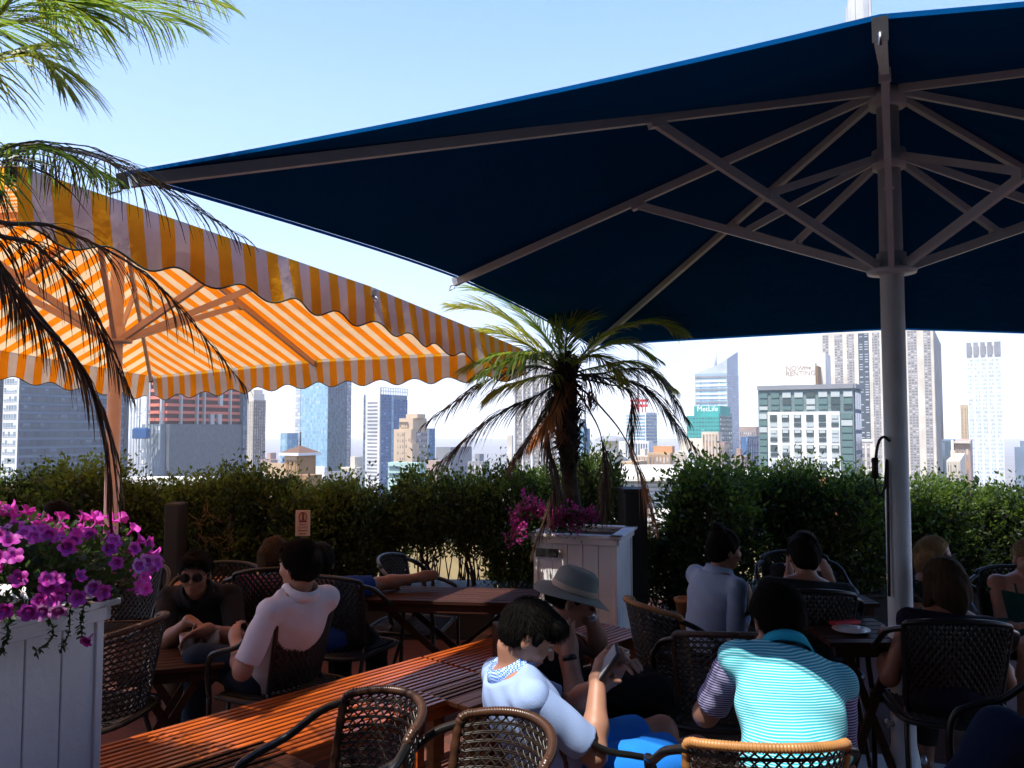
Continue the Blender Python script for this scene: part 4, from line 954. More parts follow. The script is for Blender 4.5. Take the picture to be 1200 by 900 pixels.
FR = [
 ([CR, (630, 405, 6.25), (585, 370, 6.3), (530, 358, 6.3)], M_fy, 0.42, 0.7, 0.25), ([CR, (640, 395, 6.3), (600, 355, 6.5), (555, 338, 6.7)], M_fg, 0.42, 0.7, 0.25),
 ([CR, (652, 395, 6.2), (640, 372, 6.2), (625, 358, 6.2)], M_fg, 0.36, 0.6, 0.2), ([CR, (625, 408, 6.1), (590, 392, 6.0), (552, 392, 5.9)], M_fy, 0.42, 0.75, 0.3),
 ([CR, (630, 420, 6.0), (590, 415, 5.8), (545, 430, 5.7)], M_fg, 0.36, 0.8, 0.4), ([CR, (640, 415, 6.0), (600, 422, 5.75), (560, 440, 5.6)], M_fg, 0.36, 0.8, 0.5),
 ([CR, (625, 430, 6.1), (570, 447, 6.1), (500, 495, 6.1)], M_fd, 0.34, 0.75, 0.55), ([CR, (640, 440, 6.0), (600, 450, 6.0), (575, 462, 6.0)], M_fy, 0.34, 0.8, 0.5),
 ([CR, (640, 458, 6.1), (580, 488, 6.1), (512, 545, 6.1)], M_fd, 0.40, 0.7, 0.6), ([CR, (650, 470, 6.0), (625, 505, 5.95), (598, 545, 5.9)], M_fb, 0.30, 0.5, 0.7),
 ([CR, (652, 475, 5.9), (640, 495, 5.8), (622, 520, 5.8)], M_fo, 0.26, 0.4, 0.7),
 ([CR, (690, 415, 6.2), (730, 402, 6.2), (772, 422, 6.2)], M_fg, 0.30, 0.8, 0.4), ([CR, (705, 395, 6.4), (760, 378, 6.5), (800, 392, 6.6)], M_fg, 0.3, 0.8, 0.3),
 ([CR, (700, 438, 6.1), (760, 435, 6.0), (805, 490, 5.9)], M_fd, 0.36, 0.8, 0.65), ([CR, (700, 442, 6.0), (755, 455, 5.9), (812, 522, 5.8)], M_fd, 0.40, 0.7, 0.7),
 ([CR, (700, 430, 6.3), (745, 425, 6.3), (790, 455, 6.3)], M_fg, 0.36, 0.85, 0.6), ([CR, (710, 450, 6.2), (738, 462, 6.2), (740, 530, 6.2)], M_fb, 0.24, 0.35, 0.9),
 ([CR, (705, 478, 6.0), (738, 525, 5.9), (768, 615, 5.8)], M_fo, 0.34, 0.3, 0.9), ([CR, (690, 480, 5.9), (706, 520, 5.8), (708, 600, 5.75)], M_fb, 0.34, 0.35, 1.0),
 ([CR, (640, 500, 5.85), (650, 570, 5.75), (625, 645, 5.7)], M_fb, 0.3, 0.25, 1.0), 
 ([CR, (663, 408, 6.2), (668, 385, 6.2), (690, 375, 6.3)], M_fg, 0.3, 0.6, 0.2), ([CR, (680, 420, 6.0), (705, 420, 5.8), (730, 445, 5.7)], M_fy, 0.3, 0.7, 0.4)]
for i, (P_, m, L0, spd, dr) in enumerate(FR):
    dead = m in (M_fb, M_fo, M_fd)
    st = 0.62 if i in (17, 18) else (0.45 if i == 16 else 0.16)
    frond(palm, inv, ptsY(P_), m, L0, 84 if st < 0.3 else 40, spd, dr, 0.16 if dead else 0.08, 0.0092, i, 0.010, st, mats2=M_fb if m is M_fd else (M_fy if m is M_fg else None))

# left palm: trunk stands in the big planter just outside the left edge
palm2 = thing('palm_tree', 'palm at the left edge whose long fronds sweep in front of the striped parasol', 'palm', (-1.92, 2.55, 1.06))
inv2 = Matrix.Translation(-Vector((-1.92, 2.55, 1.06)))
b = MB(); tp2 = bez([(-1.92, 2.55, 1.05), (-1.90, 2.33, 1.6), (-1.78, 2.05, 2.2), (-1.72, 1.95, 2.62), (-1.70, 1.93, 2.85)], 30)
b.tube([inv2@q for q in tp2], [0.055+0.05*min(1, max(0, (k-12)/10))+0.006*math.sin(k*2.1) for k in range(31)], 14); b.build('trunk', M_trunk, palm2)
b = MB()
for k in range(120):
    t = rr_.uniform(0.5, 1.0); q = tp2[int(t*30)]; a = rr_.random()*2*PI; o_ = Vector((math.cos(a), math.sin(a), 0)); ln = rr_.uniform(.06, .13); p0 = q+o_*0.08
    b.tube([inv2@p0, inv2@(p0+o_*ln*.4+Vector((0, 0, ln))), inv2@(p0+o_*ln+Vector((0, 0, ln*1.1)))], [0.02, 0.012, 0.003], 5, squash=0.4)
b.build('leaf_bases', M_trunk, palm2)
T2 = Vector((-1.70, 1.95, 2.8))
def f2(l): return [T2]+[at(*q) for q in l]
FR2 = [
 (f2([(-60, 30, 2.0), (40, 22, 2.1), (130, 6, 2.3), (208, 28, 2.5)]), M_fg, 0.40, 0.85, 0.42, 0.05), (f2([(-60, -30, 2.0), (60, -45, 2.3), (170, -35, 2.6), (262, 8, 2.9)]), M_fg, 0.34, 0.8, 0.4, 0.08),
 (f2([(-50, 75, 1.9), (10, 62, 2.0), (45, 68, 2.0), (68, 92, 2.0)]), M_fy, 0.26, 0.8, 0.5, 0.08), (f2([(-30, 20, 1.8), (20, -5, 1.8), (70, 0, 1.9), (110, 20, 1.95)]), M_fg, 0.32, 0.8, 0.4, 0.08),
 (f2([(-40, 168, 2.0), (60, 172, 2.35), (150, 200, 2.75), (284, 278, 3.1)]), M_fd, 0.36, 0.8, 0.6, 0.08), (f2([(-40, 190, 1.9), (10, 170, 2.0), (60, 178, 2.15), (130, 208, 2.35)]), M_fg, 0.24, 0.85, 0.7, 0.1),
 (f2([(-40, 235, 2.0), (70, 268, 2.3), (180, 330, 2.6), (287, 452, 2.9)]), M_fb, 0.32, 0.45, 0.8, 0.12), (f2([(-40, 245, 2.0), (45, 290, 2.2), (105, 365, 2.4), (152, 462, 2.6)]), M_fb, 0.32, 0.4, 0.85, 0.14),
 (f2([(-30, 265, 2.0), (30, 350, 2.3), (85, 420, 2.5), (125, 500, 2.6), (140, 600, 2.65)]), M_fb, 0.34, 0.2, 0.9, 0.1),
 (f2([(-30, 275, 2.0), (35, 365, 2.28), (95, 430, 2.45), (122, 520, 2.52), (130, 615, 2.6)]), M_fb, 0.30, 0.16, 0.95, 0.08)]
for k in range(4):   # rest of the crown, out of the picture
    a = PI*0.62+k*0.36; d = Vector((math.cos(a), math.sin(a)*-1 if k % 2 else math.sin(a)*0.5-0.6, 0)).normalized(); d.x = -abs(d.x)
    FR2.append(([T2, T2+d*0.4+Vector((0, 0, .25)), T2+d*0.9+Vector((0, 0, .25)), T2+d*1.35+Vector((0, 0, -0.1))], M_fg, 0.36, 0.8, 0.5, 0.1))
for i, (P_, m, L0, spd, dr, rn) in enumerate(FR2):
    frond(palm2, inv2, P_, m, L0*(0.72 if 6 <= i <= 9 else 0.9), 52 if 6 <= i <= 9 else 92, spd, dr, rn, 0.0055, 40+i, 0.009, 0.12, mats2=M_fb if m in (M_fd, M_fg) and i in (0, 4, 5) else (M_fy if m is M_fg else None))

# ---- petunias
M_pet = [mat('petunia_magenta', (0.80, 0.09, 0.58), 0.55, col2=(0.50, 0.03, 0.40), vscale=14, trans=0.3, tcol=(0.8, 0.05, 0.5)),
         mat('petunia_violet', (0.68, 0.11, 0.55), 0.55, col2=(0.44, 0.035, 0.38), vscale=14, trans=0.3, tcol=(0.6, 0.06, 0.6)),
         mat('petunia_pale', (0.66, 0.38, 0.62), 0.55, col2=(0.45, 0.12, 0.42), vscale=30, trans=0.3, tcol=(0.7, 0.3, 0.6))]
M_throat = mat('petunia_dark_throat', (0.34, 0.015, 0.26), 0.6)
def petunia_mesh(seed, m, cup=0.35):
    b = MB(); n = 40; rg = random.Random(seed); R_ = 0.029
    rings = [(0.003, -0.035), (0.004, -0.012), (0.006, -0.003), (0.6*R_, cup*0.008), (R_, cup*0.013)]
    V = []
    for j, (r, z) in enumerate(rings):
        for k in range(n):
            a = 2*PI*k/n; lob = 1-0.17*(abs(math.cos(2.5*a))**6 if j >= 3 else 0)*(1.5 if j == 4 else 0.6)
            V.append((r*lob*math.cos(a), r*lob*math.sin(a), z+(0.0035*math.sin(5*a+seed)+rg.uniform(-.001, .001) if j == 4 else 0)-(0.004*abs(math.cos(2.5*a))**3 if j >= 3 else 0)))
    Fs = [[], []]
    for j in range(4):
        for k in range(n): Fs[1 if j == 2 else 0].append((j*n+k, j*n+(k+1) % n, (j+1)*n+(k+1) % n, (j+1)*n+k))
    b.add(V, Fs[0], 0, True); 
    b.f += [tuple(f) for f in Fs[1]]; b.m += [0 if False else 1]*len(Fs[1]); b.smooth += [True]*len(Fs[1])
    me = bpy.data.meshes.new('petunia_flower'); me.from_pydata(b.v, [], b.f); me.materials.append(m); me.materials.append(M_throat)
    me.polygons.foreach_set('material_index', b.m); me.polygons.foreach_set('use_smooth', b.smooth); return me
pet = [petunia_mesh(i, M_pet[[0, 1, 0, 1, 2, 0][i]], [0.3, 0.6, 1.2, 0.1, 0.5, 0.8][i]) for i in range(6)]
bush = thing('petunia_bush', 'mound of magenta and violet petunias spilling over the big white planter', 'flowers', (-1.58, 2.50, 1.15))
rng = np.random.default_rng(77); PC = np.array([-1.60, 2.50, 1.235]); PR = np.array([0.44, 0.40, 0.20])
def mound(n, rng, rlo=0.6, rhi=1.0, zmin=-0.5):
    d = rng.normal(size=(n*3, 3)); d /= np.linalg.norm(d, axis=1, keepdims=True); d = d[d[:, 2] > zmin][:n]
    r = rlo+(rhi-rlo)*rng.random((len(d), 1)); bmp = 1+0.13*np.sin(d[:, :1]*7+1)*np.cos(d[:, 1:2]*6)+0.10*np.sin(d[:, 2:]*9+d[:, :1]*5)
    return PC+d*PR*r*bmp, d
P_, D_ = mound(4800, rng, 0.45, 0.94, -0.22)
V, Q = leaves(P_, D_+rng.normal(size=D_.shape)*0.8, 0.034, rng, 0.55)
M_pl = mat('petunia_leaf', (0.025, 0.06, 0.018), 0.55, col2=(0.012, 0.03, 0.01), vscale=9, trans=0.25, tcol=(0.15, 0.28, 0.04))
loc = np.array(bush.location); np_mesh('foliage', V-loc, Q, M_pl, bush)
b = MB(); rr_ = random.Random(9)
for k in range(6):   # trailing stems over the rim
    x = [-1.42, -1.40, -1.45, -1.55, -1.50, -1.62, -1.66, -1.70, -1.47][k]; p0 = Vector((x+0.03, 2.42+(x+1.52)*2.29, 1.15)); ln = [0.13, 0.10, 0.12, 0.05, 0.09, 0.05, 0.12, 0.1, 0.12][k]
    pts = bez([p0, p0+Vector((0.01, -0.08, -0.01)), p0+Vector((0.02+rr_.uniform(-.02, .02), -0.10, -ln*0.6)), p0+Vector((rr_.uniform(-.02, .02), -0.10, -ln))], 14)
    b.tube([q-Vector(loc) for q in pts], 0.002, 4)
    for q in pts[3:]:
        for s_ in range(5):
            d = Vector((rr_.gauss(0, 1), rr_.gauss(0, 1), rr_.gauss(0, .7)-.3)).normalized(); sd_ = d.cross(Vector((0, 0.3, 1))).normalized(); q0 = q-Vector(loc); ll = rr_.uniform(0.015, .03)
            b.add([q0, q0+d*ll*.5+sd_*ll*.25, q0+d*ll, q0+d*ll*.5-sd_*ll*.25], [(0, 1, 2, 3)])
b.build('trailing_stem', M_pl, bush)
cand, dd = mound(2600, rng, 0.97, 1.04, -0.2); acc = []
for p, d in zip(cand, dd):
    if d[1] > 0.55: continue
    # clustered: more flowers where the noise is high
    cl_ = math.sin(p[0]*17+1.3)*math.cos(p[2]*23)+0.6*math.sin(p[0]*31+p[2]*13)
    if cl_ < -0.25 and rng.random() > 0.12: continue
    if all(np.linalg.norm(p-q) > 0.030 for q, _ in acc): acc.append((p, d))
    if len(acc) >= 240: break
for extra in ((-1.37, 2.66, 1.02), ):
    acc.append((np.array(extra), np.array([0.1, -0.8, -0.3])))
acc.sort(key=lambda q: -float(q[1] @ np.array([0.45, -0.8, 0.3]))); vis = acc[:100]; rest = acc[100:190]
for k, (p, d) in enumerate(vis):
    o = bpy.data.objects.new('flower', pet[int(rng.integers(0, 6))]); link(o, bush); o.location = tuple(p-loc)
    v = Vector(d*np.array([1, 1.2, 1]))+Vector((rng.normal()*.35, rng.normal()*.3-0.35, rng.normal()*.35+0.1)); o.rotation_mode = 'QUATERNION'
    o.rotation_quaternion = v.to_track_quat('Z', 'Y'); s_ = 0.72+0.26*rng.random(); o.scale = (s_, s_, s_)

b = MB()
for p, d in rest:
    me = pet[int(rng.integers(0, 6))]; v = Vector(d)+Vector((rng.normal()*.4, rng.normal()*.4, rng.normal()*.4)); R = v.to_track_quat('Z', 'Y').to_matrix(); k_ = 0.75+0.2*rng.random()
    b.add([R@(q.co*k_)+Vector(p-loc) for q in me.vertices], [tuple(f.vertices) for f in me.polygons], 0, True)
o = b.build('more_flowers', M_pet[0], bush); o['kind'] = 'stuff'

# ---- bougainvillea-like blooms round the palm foot
M_bg = mat('magenta_bracts', (0.40, 0.03, 0.26), 0.55, col2=(0.2, 0.015, 0.16), vscale=20, trans=0.3, tcol=(0.8, 0.04, 0.35))
fb = thing('flowering_vine', 'magenta flowering vine trailing over the left rim of the palm planter', 'flowers', tuple(at(660, 612, 6.0)))
rng = np.random.default_rng(5); C_ = []
for (px, py, Y, n, s_) in ((612, 600, 5.95, 8, .035), (625, 595, 6.0, 11, .035), (640, 601, 5.95, 13, .035), (655, 605, 5.88, 16, .04), (672, 606, 5.85, 14, .035), (690, 606, 5.85, 10, .03), (604, 608, 5.9, 6, .03), (603, 628, 5.85, 4, .04), (610, 622, 5.85, 5, .03), (648, 613, 5.8, 8, .02), (700, 604, 5.95, 4, .02), (618, 588, 6.1, 5, .03)):
    c0 = np.array(at(px, py, Y)); C_.append(c0+rng.normal(size=(n*5, 3))*s_)
C_ = np.vstack(C_); idx = np.repeat(np.arange(len(C_)), 6); P_ = C_[idx]+rng.normal(size=(len(idx), 3))*0.009
fl = np.array(fb.location); V, Q = leaves(P_-fl, rng.normal(size=P_.shape), 0.022, rng, 0.8); o = np_mesh('bracts', V, Q, M_bg, fb)
P2 = C_[rng.integers(0, len(C_), 1500)]+rng.normal(size=(1500, 3))*0.03; P2[:, 2] -= 0.02; V, Q = leaves(P2-fl, rng.normal(size=P2.shape), 0.03, rng, 0.5); np_mesh('foliage', V, Q, M_leafA, fb)

# ---- notices on stakes
def notice(label, px, py, Y, rz, tilt=0):
    p = at(px, py, Y); root = thing('notice_sign', label, 'sign', (p.x, Y, p.z), rz, 'small printed notices on stakes')
    ms = mat('aged_white_board', (0.50, 0.38, 0.32), 0.7, var=0.15); mr_ = mat('dark_red_print', (0.16, 0.02, 0.015), 0.7)
    b = MB(); b.box((0, 0, 0), (0.105, 0.008, 0.185), bev=0.002); b.build('board', ms, root)
    b = MB(); b.tube([(0.0, -0.0055, 0.06-0.03*math.cos(k*PI/12)) if False else (0.028*math.sin(k*PI/12), -0.0055, 0.045+0.032*math.cos(k*PI/12)) for k in range(25)], 0.003, 5)
    b.tube([(0, -0.0055, 0.075), (0, -0.0055, 0.02)], 0.006, 6); b.box((0, -0.0055, 0.012), (0.056, 0.003, 0.010)); b.build('emblem', mr_, root)
    for k, t in enumerate(('Please', 'DO NOT')):
        sign_text(t, root, Vector((0, -0.0052, -0.010-0.022*k)), Vector((1, 0, 0)), Vector((0, -1, 0)), 0.019, mr_, ext=0.0004)
    b = MB()
    for k, w_ in enumerate((0.062, 0.044)):
        x = -w_/2
        while x < w_/2: b.box((x, -0.0048, -0.054-0.022*k), (0.006, 0.0016, 0.008)); x += 0.0085
    b.build('small_print', mr_, root)
    b = MB(); b.tube([(0, 0.008, -0.09), (0, 0.01, -p.z+0.1)], 0.006, 6); b.build('stake', mat('red_stake', (0.25, 0.03, 0.03), 0.6), root)
    return root
notice('small white notice with a dark red emblem on a red stake by the hedge', 355, 613, 5.9, 0.05)
notice('brown tinted notice cut by the left edge, above the petunias', -2, 603, 5.9, 0.3)
# ------------------------------------------------------------- furniture
def wood(name, c1, c2, rough=0.3, coat=0.3):
    m, N, L, p = new_mat(name); tc = N.new('ShaderNodeTexCoord'); mp = N.new('ShaderNodeMapping'); mp.inputs['Scale'].default_value = (2.0, 26, 26); L.new(tc.outputs['Object'], mp.inputs[0])
    nz = N.new('ShaderNodeTexNoise'); nz.inputs['Scale'].default_value = 1.4; nz.inputs['Detail'].default_value = 8; nz.inputs['Distortion'].default_value = 0.6; L.new(mp.outputs[0], nz.inputs['Vector'])
    mr = N.new('ShaderNodeMapRange'); mr.inputs[1].default_value = 0.3; mr.inputs[2].default_value = 0.7; L.new(nz.outputs['Fac'], mr.inputs[0])
    L.new(mix_col(N, L, mr.outputs[0], c1, c2), p.inputs['Base Color']); p.inputs['Roughness'].default_value = rough; p.inputs['Specular IOR Level'].default_value = 0.5 if coat > 0.3 else 0.15; p.inputs['Coat Weight'].default_value = coat; p.inputs['Coat Roughness'].default_value = 0.2
    b = N.new('ShaderNodeBump'); b.inputs['Strength'].default_value = 0.2; b.inputs['Distance'].default_value = 0.002; L.new(nz.outputs['Fac'], b.inputs['Height']); L.new(b.outputs[0], p.inputs['Normal'])
    return m
M_bench = wood('varnished_orange_wood', (0.50, 0.10, 0.010), (0.15, 0.028, 0.006), 0.34, 0.35)
M_dwood = wood('dark_red_wood', (0.05, 0.014, 0.007), (0.02, 0.007, 0.004), 0.6, 0.0)
M_twood = wood('tan_wood', (0.36, 0.15, 0.05), (0.22, 0.08, 0.025), 0.45, 0.1)
M_gwood = wood('weathered_grey_wood', (0.10, 0.10, 0.10), (0.05, 0.05, 0.05), 0.6, 0.0)

def slat_piece(name, label, cat, cx, cy, rz, l, w_, h, ns, gap, m, legs='box', group=None, apron=0.05, parts=('seat', 'rail', 'leg')):
    root = thing(name, label, cat, (cx, cy, 0), rz, group); b = MB(); sw = w_/ns
    for k in range(ns): b.box((0, -w_/2+sw*(k+0.5), h-0.011), (l, sw-gap, 0.022), bev=0.0025)
    b.build(parts[0], m, root)
    for sy in (-1, 1):
        b = MB(); b.box((0, sy*(w_/2-0.03), h-0.022-apron/2), (l-0.06, 0.022, apron), bev=0.002); b.build(parts[1], m, root)
    b = MB()
    for k in range(max(2, int(l/0.6)+1)):
        x = -l/2+0.06+(l-0.12)*k/max(1, int(l/0.6)); b.box((x, 0, h-0.034), (0.04, w_-0.09, 0.022))
    b.build('cross_rail', m, root)
    for sx in (-1, 1):
        for sy in (-1, 1):
            b = MB()
            if legs == 'box': b.box((sx*(l/2-0.06), sy*(w_/2-0.055), (h-0.03)/2), (0.05, 0.05, h-0.035), bev=0.003)
            else: b.bar((sx*(l/2-0.08), sy*(w_/2-0.07), 0.01), (-sx*(l/2-0.10), sy*(w_/2-0.07)+sx*0.012, h-0.04), 0.022, 0.035)
            b.build(parts[2], m, root)
    return root
ang = math.atan2(0.74, 0.67); bd = Vector((0.67, 0.74, 0)); bp = Vector((0.74, -0.67, 0))
c0 = (Vector((-1.71, 3.32, 0))+bd*0.62+bp*0.325)*0.914
slat_piece('slatted_bench', 'long low orange slat bench beginning at the big flower planter, sunlit near end', 'bench', c0.x, c0.y, ang, 2.12, 0.60, 0.53, 16, 0.014, M_bench, group='low slat benches')
c1 = c0+bd*1.68
slat_piece('slatted_bench', 'shaded low slat bench continuing the long one toward the palm planter', 'bench', c1.x, c1.y, ang, 1.20, 0.60, 0.53, 16, 0.014, M_bench, group='low slat benches')
p = onz(556, 806, 0.53); slat_piece('side_table', 'small sunlit tan wooden table behind the man holding a phone', 'table', p.x, p.y, ang, 0.40, 0.34, 0.53, 5, 0.003, M_twood, parts=('table_top', 'rail', 'leg'))
p = onz(262, 908, 0.53); slat_piece('side_table', 'brown wooden table corner at the bottom edge, left of the near wicker chairs', 'table', p.x, p.y, ang, 0.5, 0.36, 0.53, 5, 0.003, M_dwood, parts=('table_top', 'rail', 'leg'))
p = onz(200, 770, 0.57); slat_piece('folding_table', 'low dark slatted folding table between the two men at the left', 'table', p.x, p.y, 0.35, 0.50, 0.44, 0.57, 8, 0.008, M_dwood, legs='x', parts=('table_top', 'rail', 'leg')); T1 = p
p = onz(532, 696, 0.72); slat_piece('folding_table', 'long reddish brown slatted table with crossed legs below the hedge gap', 'table', p.x, p.y, -0.12, 1.0, 0.42, 0.72, 7, 0.005, M_dwood, legs='x', parts=('table_top', 'rail', 'leg'))
p = onz(262, 682, 0.72); slat_piece('folding_table', 'orange brown table end showing between the man in sunglasses and the woman in pink', 'table', p.x, p.y, 0.1, 0.6, 0.4, 0.72, 7, 0.005, M_twood, legs='x', parts=('table_top', 'rail', 'leg'))
p = onz(745, 838, 0.45); slat_piece('folding_table', 'low weathered grey slatted table between the phone man and the man in turquoise', 'table', p.x+0.1, p.y+0.1, 0.5, 0.8, 0.5, 0.42, 7, 0.010, M_gwood, legs='x', parts=('table_top', 'rail', 'leg'))
p = at(1000, 752, 4.1); slat_piece('folding_table', 'dark slatted table left of the big white pole, in deep shade', 'table', p.x, p.y, 0.0, 0.42, 0.5, 0.70, 6, 0.008, M_dwood, legs='x', parts=('table_top', 'rail', 'leg')); T3 = p
p = onz(880, 712, 0.72); slat_piece('folding_table', 'dark slatted table in front of the hedge behind the man in turquoise', 'table', p.x+0.35, 4.95, 0.0, 0.9, 0.5, 0.70, 8, 0.008, M_dwood, legs='x', parts=('table_top', 'rail', 'leg'))
b = MB(); b.lathe([(0, 0), (0.055, 0.0), (0.088, 0.012), (0.09, 0.015), (0.055, 0.005), (0, 0.005)], 28)
pt = thing('dinner_plate', 'pale oval plate on the dark table left of the big pole', 'plate', (T3.x-0.03, T3.y-0.05, 0.702)); b.build('plate', mat('glazed_white', (0.6, 0.6, 0.62), 0.2), pt)
b = MB(); b.box((T3.x+0.0, T3.y+0.1, 0.712), (0.16, 0.05, 0.02), 0.3, bev=0.005); tag(b.build('menu_card', mat('red_card', (0.5, 0.03, 0.05), 0.5)), 'small red folded card on the dark table left of the big pole', 'card')
M_glass = mat('clear_plastic_cup', (0.5, 0.42, 0.36), 0.12, trans=0.35, tcol=(0.5, 0.4, 0.35))
b = MB(); b.lathe([(0, 0), (0.028, 0), (0.038, 0.10), (0.036, 0.10), (0.027, 0.006), (0, 0.006)], 24); b.tube([(0.0, 0, 0.01), (0.03, 0.01, 0.15)], 0.003, 6)
cp = thing('drink_cup', 'clear plastic cup with a straw on the low table by the man in sunglasses', 'cup', (T1.x+0.06, T1.y+0.05, 0.571)); b.build('cup', M_glass, cp)
b = MB(); b.lathe([(0, 0), (0.03, 0), (0.036, 0.11), (0.034, 0.11), (0.028, 0.006), (0, 0.006)], 24)
cp = thing('drink_cup', 'cloudy glass at the right side of the low table by the man in sunglasses', 'cup', (T1.x+0.17, T1.y+0.10, 0.571)); b.build('cup', M_glass, cp)

# ---- chairs
def S_back(s, t, w_=0.255, dep=0.25, z0=0.455, hh=0.365):
    a = s*math.radians(62); x = w_*math.sin(a)*(0.88+0.12*t); y = -dep*math.cos(a)*1.0+0.04-0.075*t; z = z0+t*(hh+0.035*(1-s*s))
    return Vector((x, y, z))
def chair_proto(name, m_rail, m_weave, m_frame, style):
    root = thing(name, 'x', 'chair'); flat = style == 'mesh'
    S = (lambda s, t: S_back(s, t, 0.25, 0.14, 0.47, 0.37)) if flat else S_back
    # wrapped top rail + uprights in one loop
    b = MB(); pts = [S(-1, 0.0), S(-1, 0.5), S(-1, 0.93), S(-0.93, 1.0)]+[S(-0.93+1.86*k/16, 1.0) for k in range(1, 16)]+[S(0.93, 1.0), S(1, 0.93), S(1, 0.5), S(1, 0.0)]
    C = bez(pts, 300); b.tube(C, [0.0135+(0.0013 if (k//2) % 2 else -0.0008) for k in range(301)] if not flat else 0.012, 8); b.build('back_rail', m_rail, root)
    b = MB()
    if flat:
        st = 0.078; n = 30
        for sg in (-1, 1):
            k = -1.0-1.2
            while k < 1.0+1.2:
                P = []
                for q in range(29):
                    t = 0.03+0.94*q/28; s_ = k+sg*1.15*t
                    if -0.97 <= s_ <= 0.97: P.append(S(s_, t))
                if len(P) > 2: b.tube(P, 0.0098, 6, squash=-0.2)
                k += st*1.55
    else:
        st = 0.115
        for sg in (-1, 1):
            k = -2.6
            while k < 2.6:
                P = []
                for q in range(33):
                    t = 0.02+0.96*q/32; s_ = k+sg*1.5*t
                    if -0.97 <= s_ <= 0.97: P.append(S(s_, t)+Vector((0, 0.0022*math.sin(q*2.4+sg), 0)))
                if len(P) > 2: b.tube(P, 0.0031, 5)
                k += st
        nr = 15
        for r in range(nr+1):
            for dz in (-0.006, 0.006):
                t = 0.02+0.96*r/nr; b.tube([S(-0.98+1.96*k/24, t+dz)+Vector((0, 0.002*math.sin(k*3+r), 0)) for k in range(25)], 0.0030, 5)
    b.build('woven_back', m_weave, root)
    # seat
    b = MB(); ring = [(-0.235, 0.24), (-0.245, 0.0), (-0.215, -0.17), (0.0, -0.215), (0.215, -0.17), (0.245, 0.0), (0.235, 0.24), (0.0, 0.26)]
    pts = [Vector((x, y, 0.44)) for x, y in ring]; pts.append(pts[0]); b.tube(bez(pts, 64), 0.013, 8)
    for k in range(28):
        y = -0.19+k*0.0155; hw = 0.235 if y > -0.1 else 0.235-(abs(y+0.1))*1.1; b.tube([(-hw, y, 0.442), (0, y, 0.436), (hw, y, 0.442)], 0.0055, 5, squash=0.5)
    for k in range(14): x = -0.2+k*0.0307; b.tube([(x, -0.16, 0.447), (x, 0.24, 0.447)], 0.004, 5, squash=0.5)
    b.build('seat', m_weave, root)
    for sx in (-1, 1):
        b = MB(); e = S(sx*0.96, 0.95)
        P = [e, Vector((sx*0.272, e.y+0.07, e.z-0.035)), Vector((sx*0.292, e.y+0.17, 0.705)), Vector((sx*0.292, e.y+0.27, 0.672)), Vector((sx*0.285, e.y+0.335, 0.64)), Vector((sx*0.275, e.y+0.36, 0.56)), Vector((sx*0.262, e.y+0.36, 0.45))]
        b.tube(bez(P, 40), 0.0135, 8); b.build('arm', m_frame, root)
        b = MB(); b.tube(bez([P[-1], Vector((sx*0.255, e.y+0.365, 0.25)), Vector((sx*0.255, e.y+0.37, 0.0))], 10), 0.0125, 8); b.build('leg', m_frame, root)
        b = MB(); b.tube(bez([S(sx, 0.02), Vector((sx*0.22, -0.12, 0.3)), Vector((sx*0.24, -0.22, 0.0))], 10), 0.0125, 8); b.build('leg', m_frame, root)
    return root
M_wick = mat('dark_wicker', (0.022, 0.015, 0.011), 0.35, var=0.5, vscale=30); M_wrap = mat('brown_wrapped_rail', (0.06, 0.026, 0.014), 0.32, var=0.3, vscale=12)
M_tanrail = mat('tan_wrapped_rail', (0.42, 0.20, 0.065), 0.4, var=0.25, vscale=14); M_fr = mat('black_tube_frame', (0.008, 0.008, 0.008), 0.3); M_mesh = mat('black_moulded_plastic', (0.008, 0.009, 0.012), 0.4)
ch_w = chair_proto('wicker_chair', M_wrap, M_wick, M_fr, 'wicker'); ch_m = chair_proto('mesh_chair', M_mesh, M_mesh, M_fr, 'mesh'); ch_t = chair_proto('wicker_chair', M_tanrail, M_wick, M_fr, 'wicker')
used = set()
def put_chair(proto, x, y, face, label, tilt=None, z=0):
    o = proto if proto.name not in used else copy_tree(proto); used.add(proto.name)
    o.location = (x, y, z); o.rotation_euler = ((tilt or 0), 0, math.atan2(-face[0], face[1])); o['label'] = label; o['category'] = 'chair'; o['group'] = 'armchairs on the terrace'
    return o
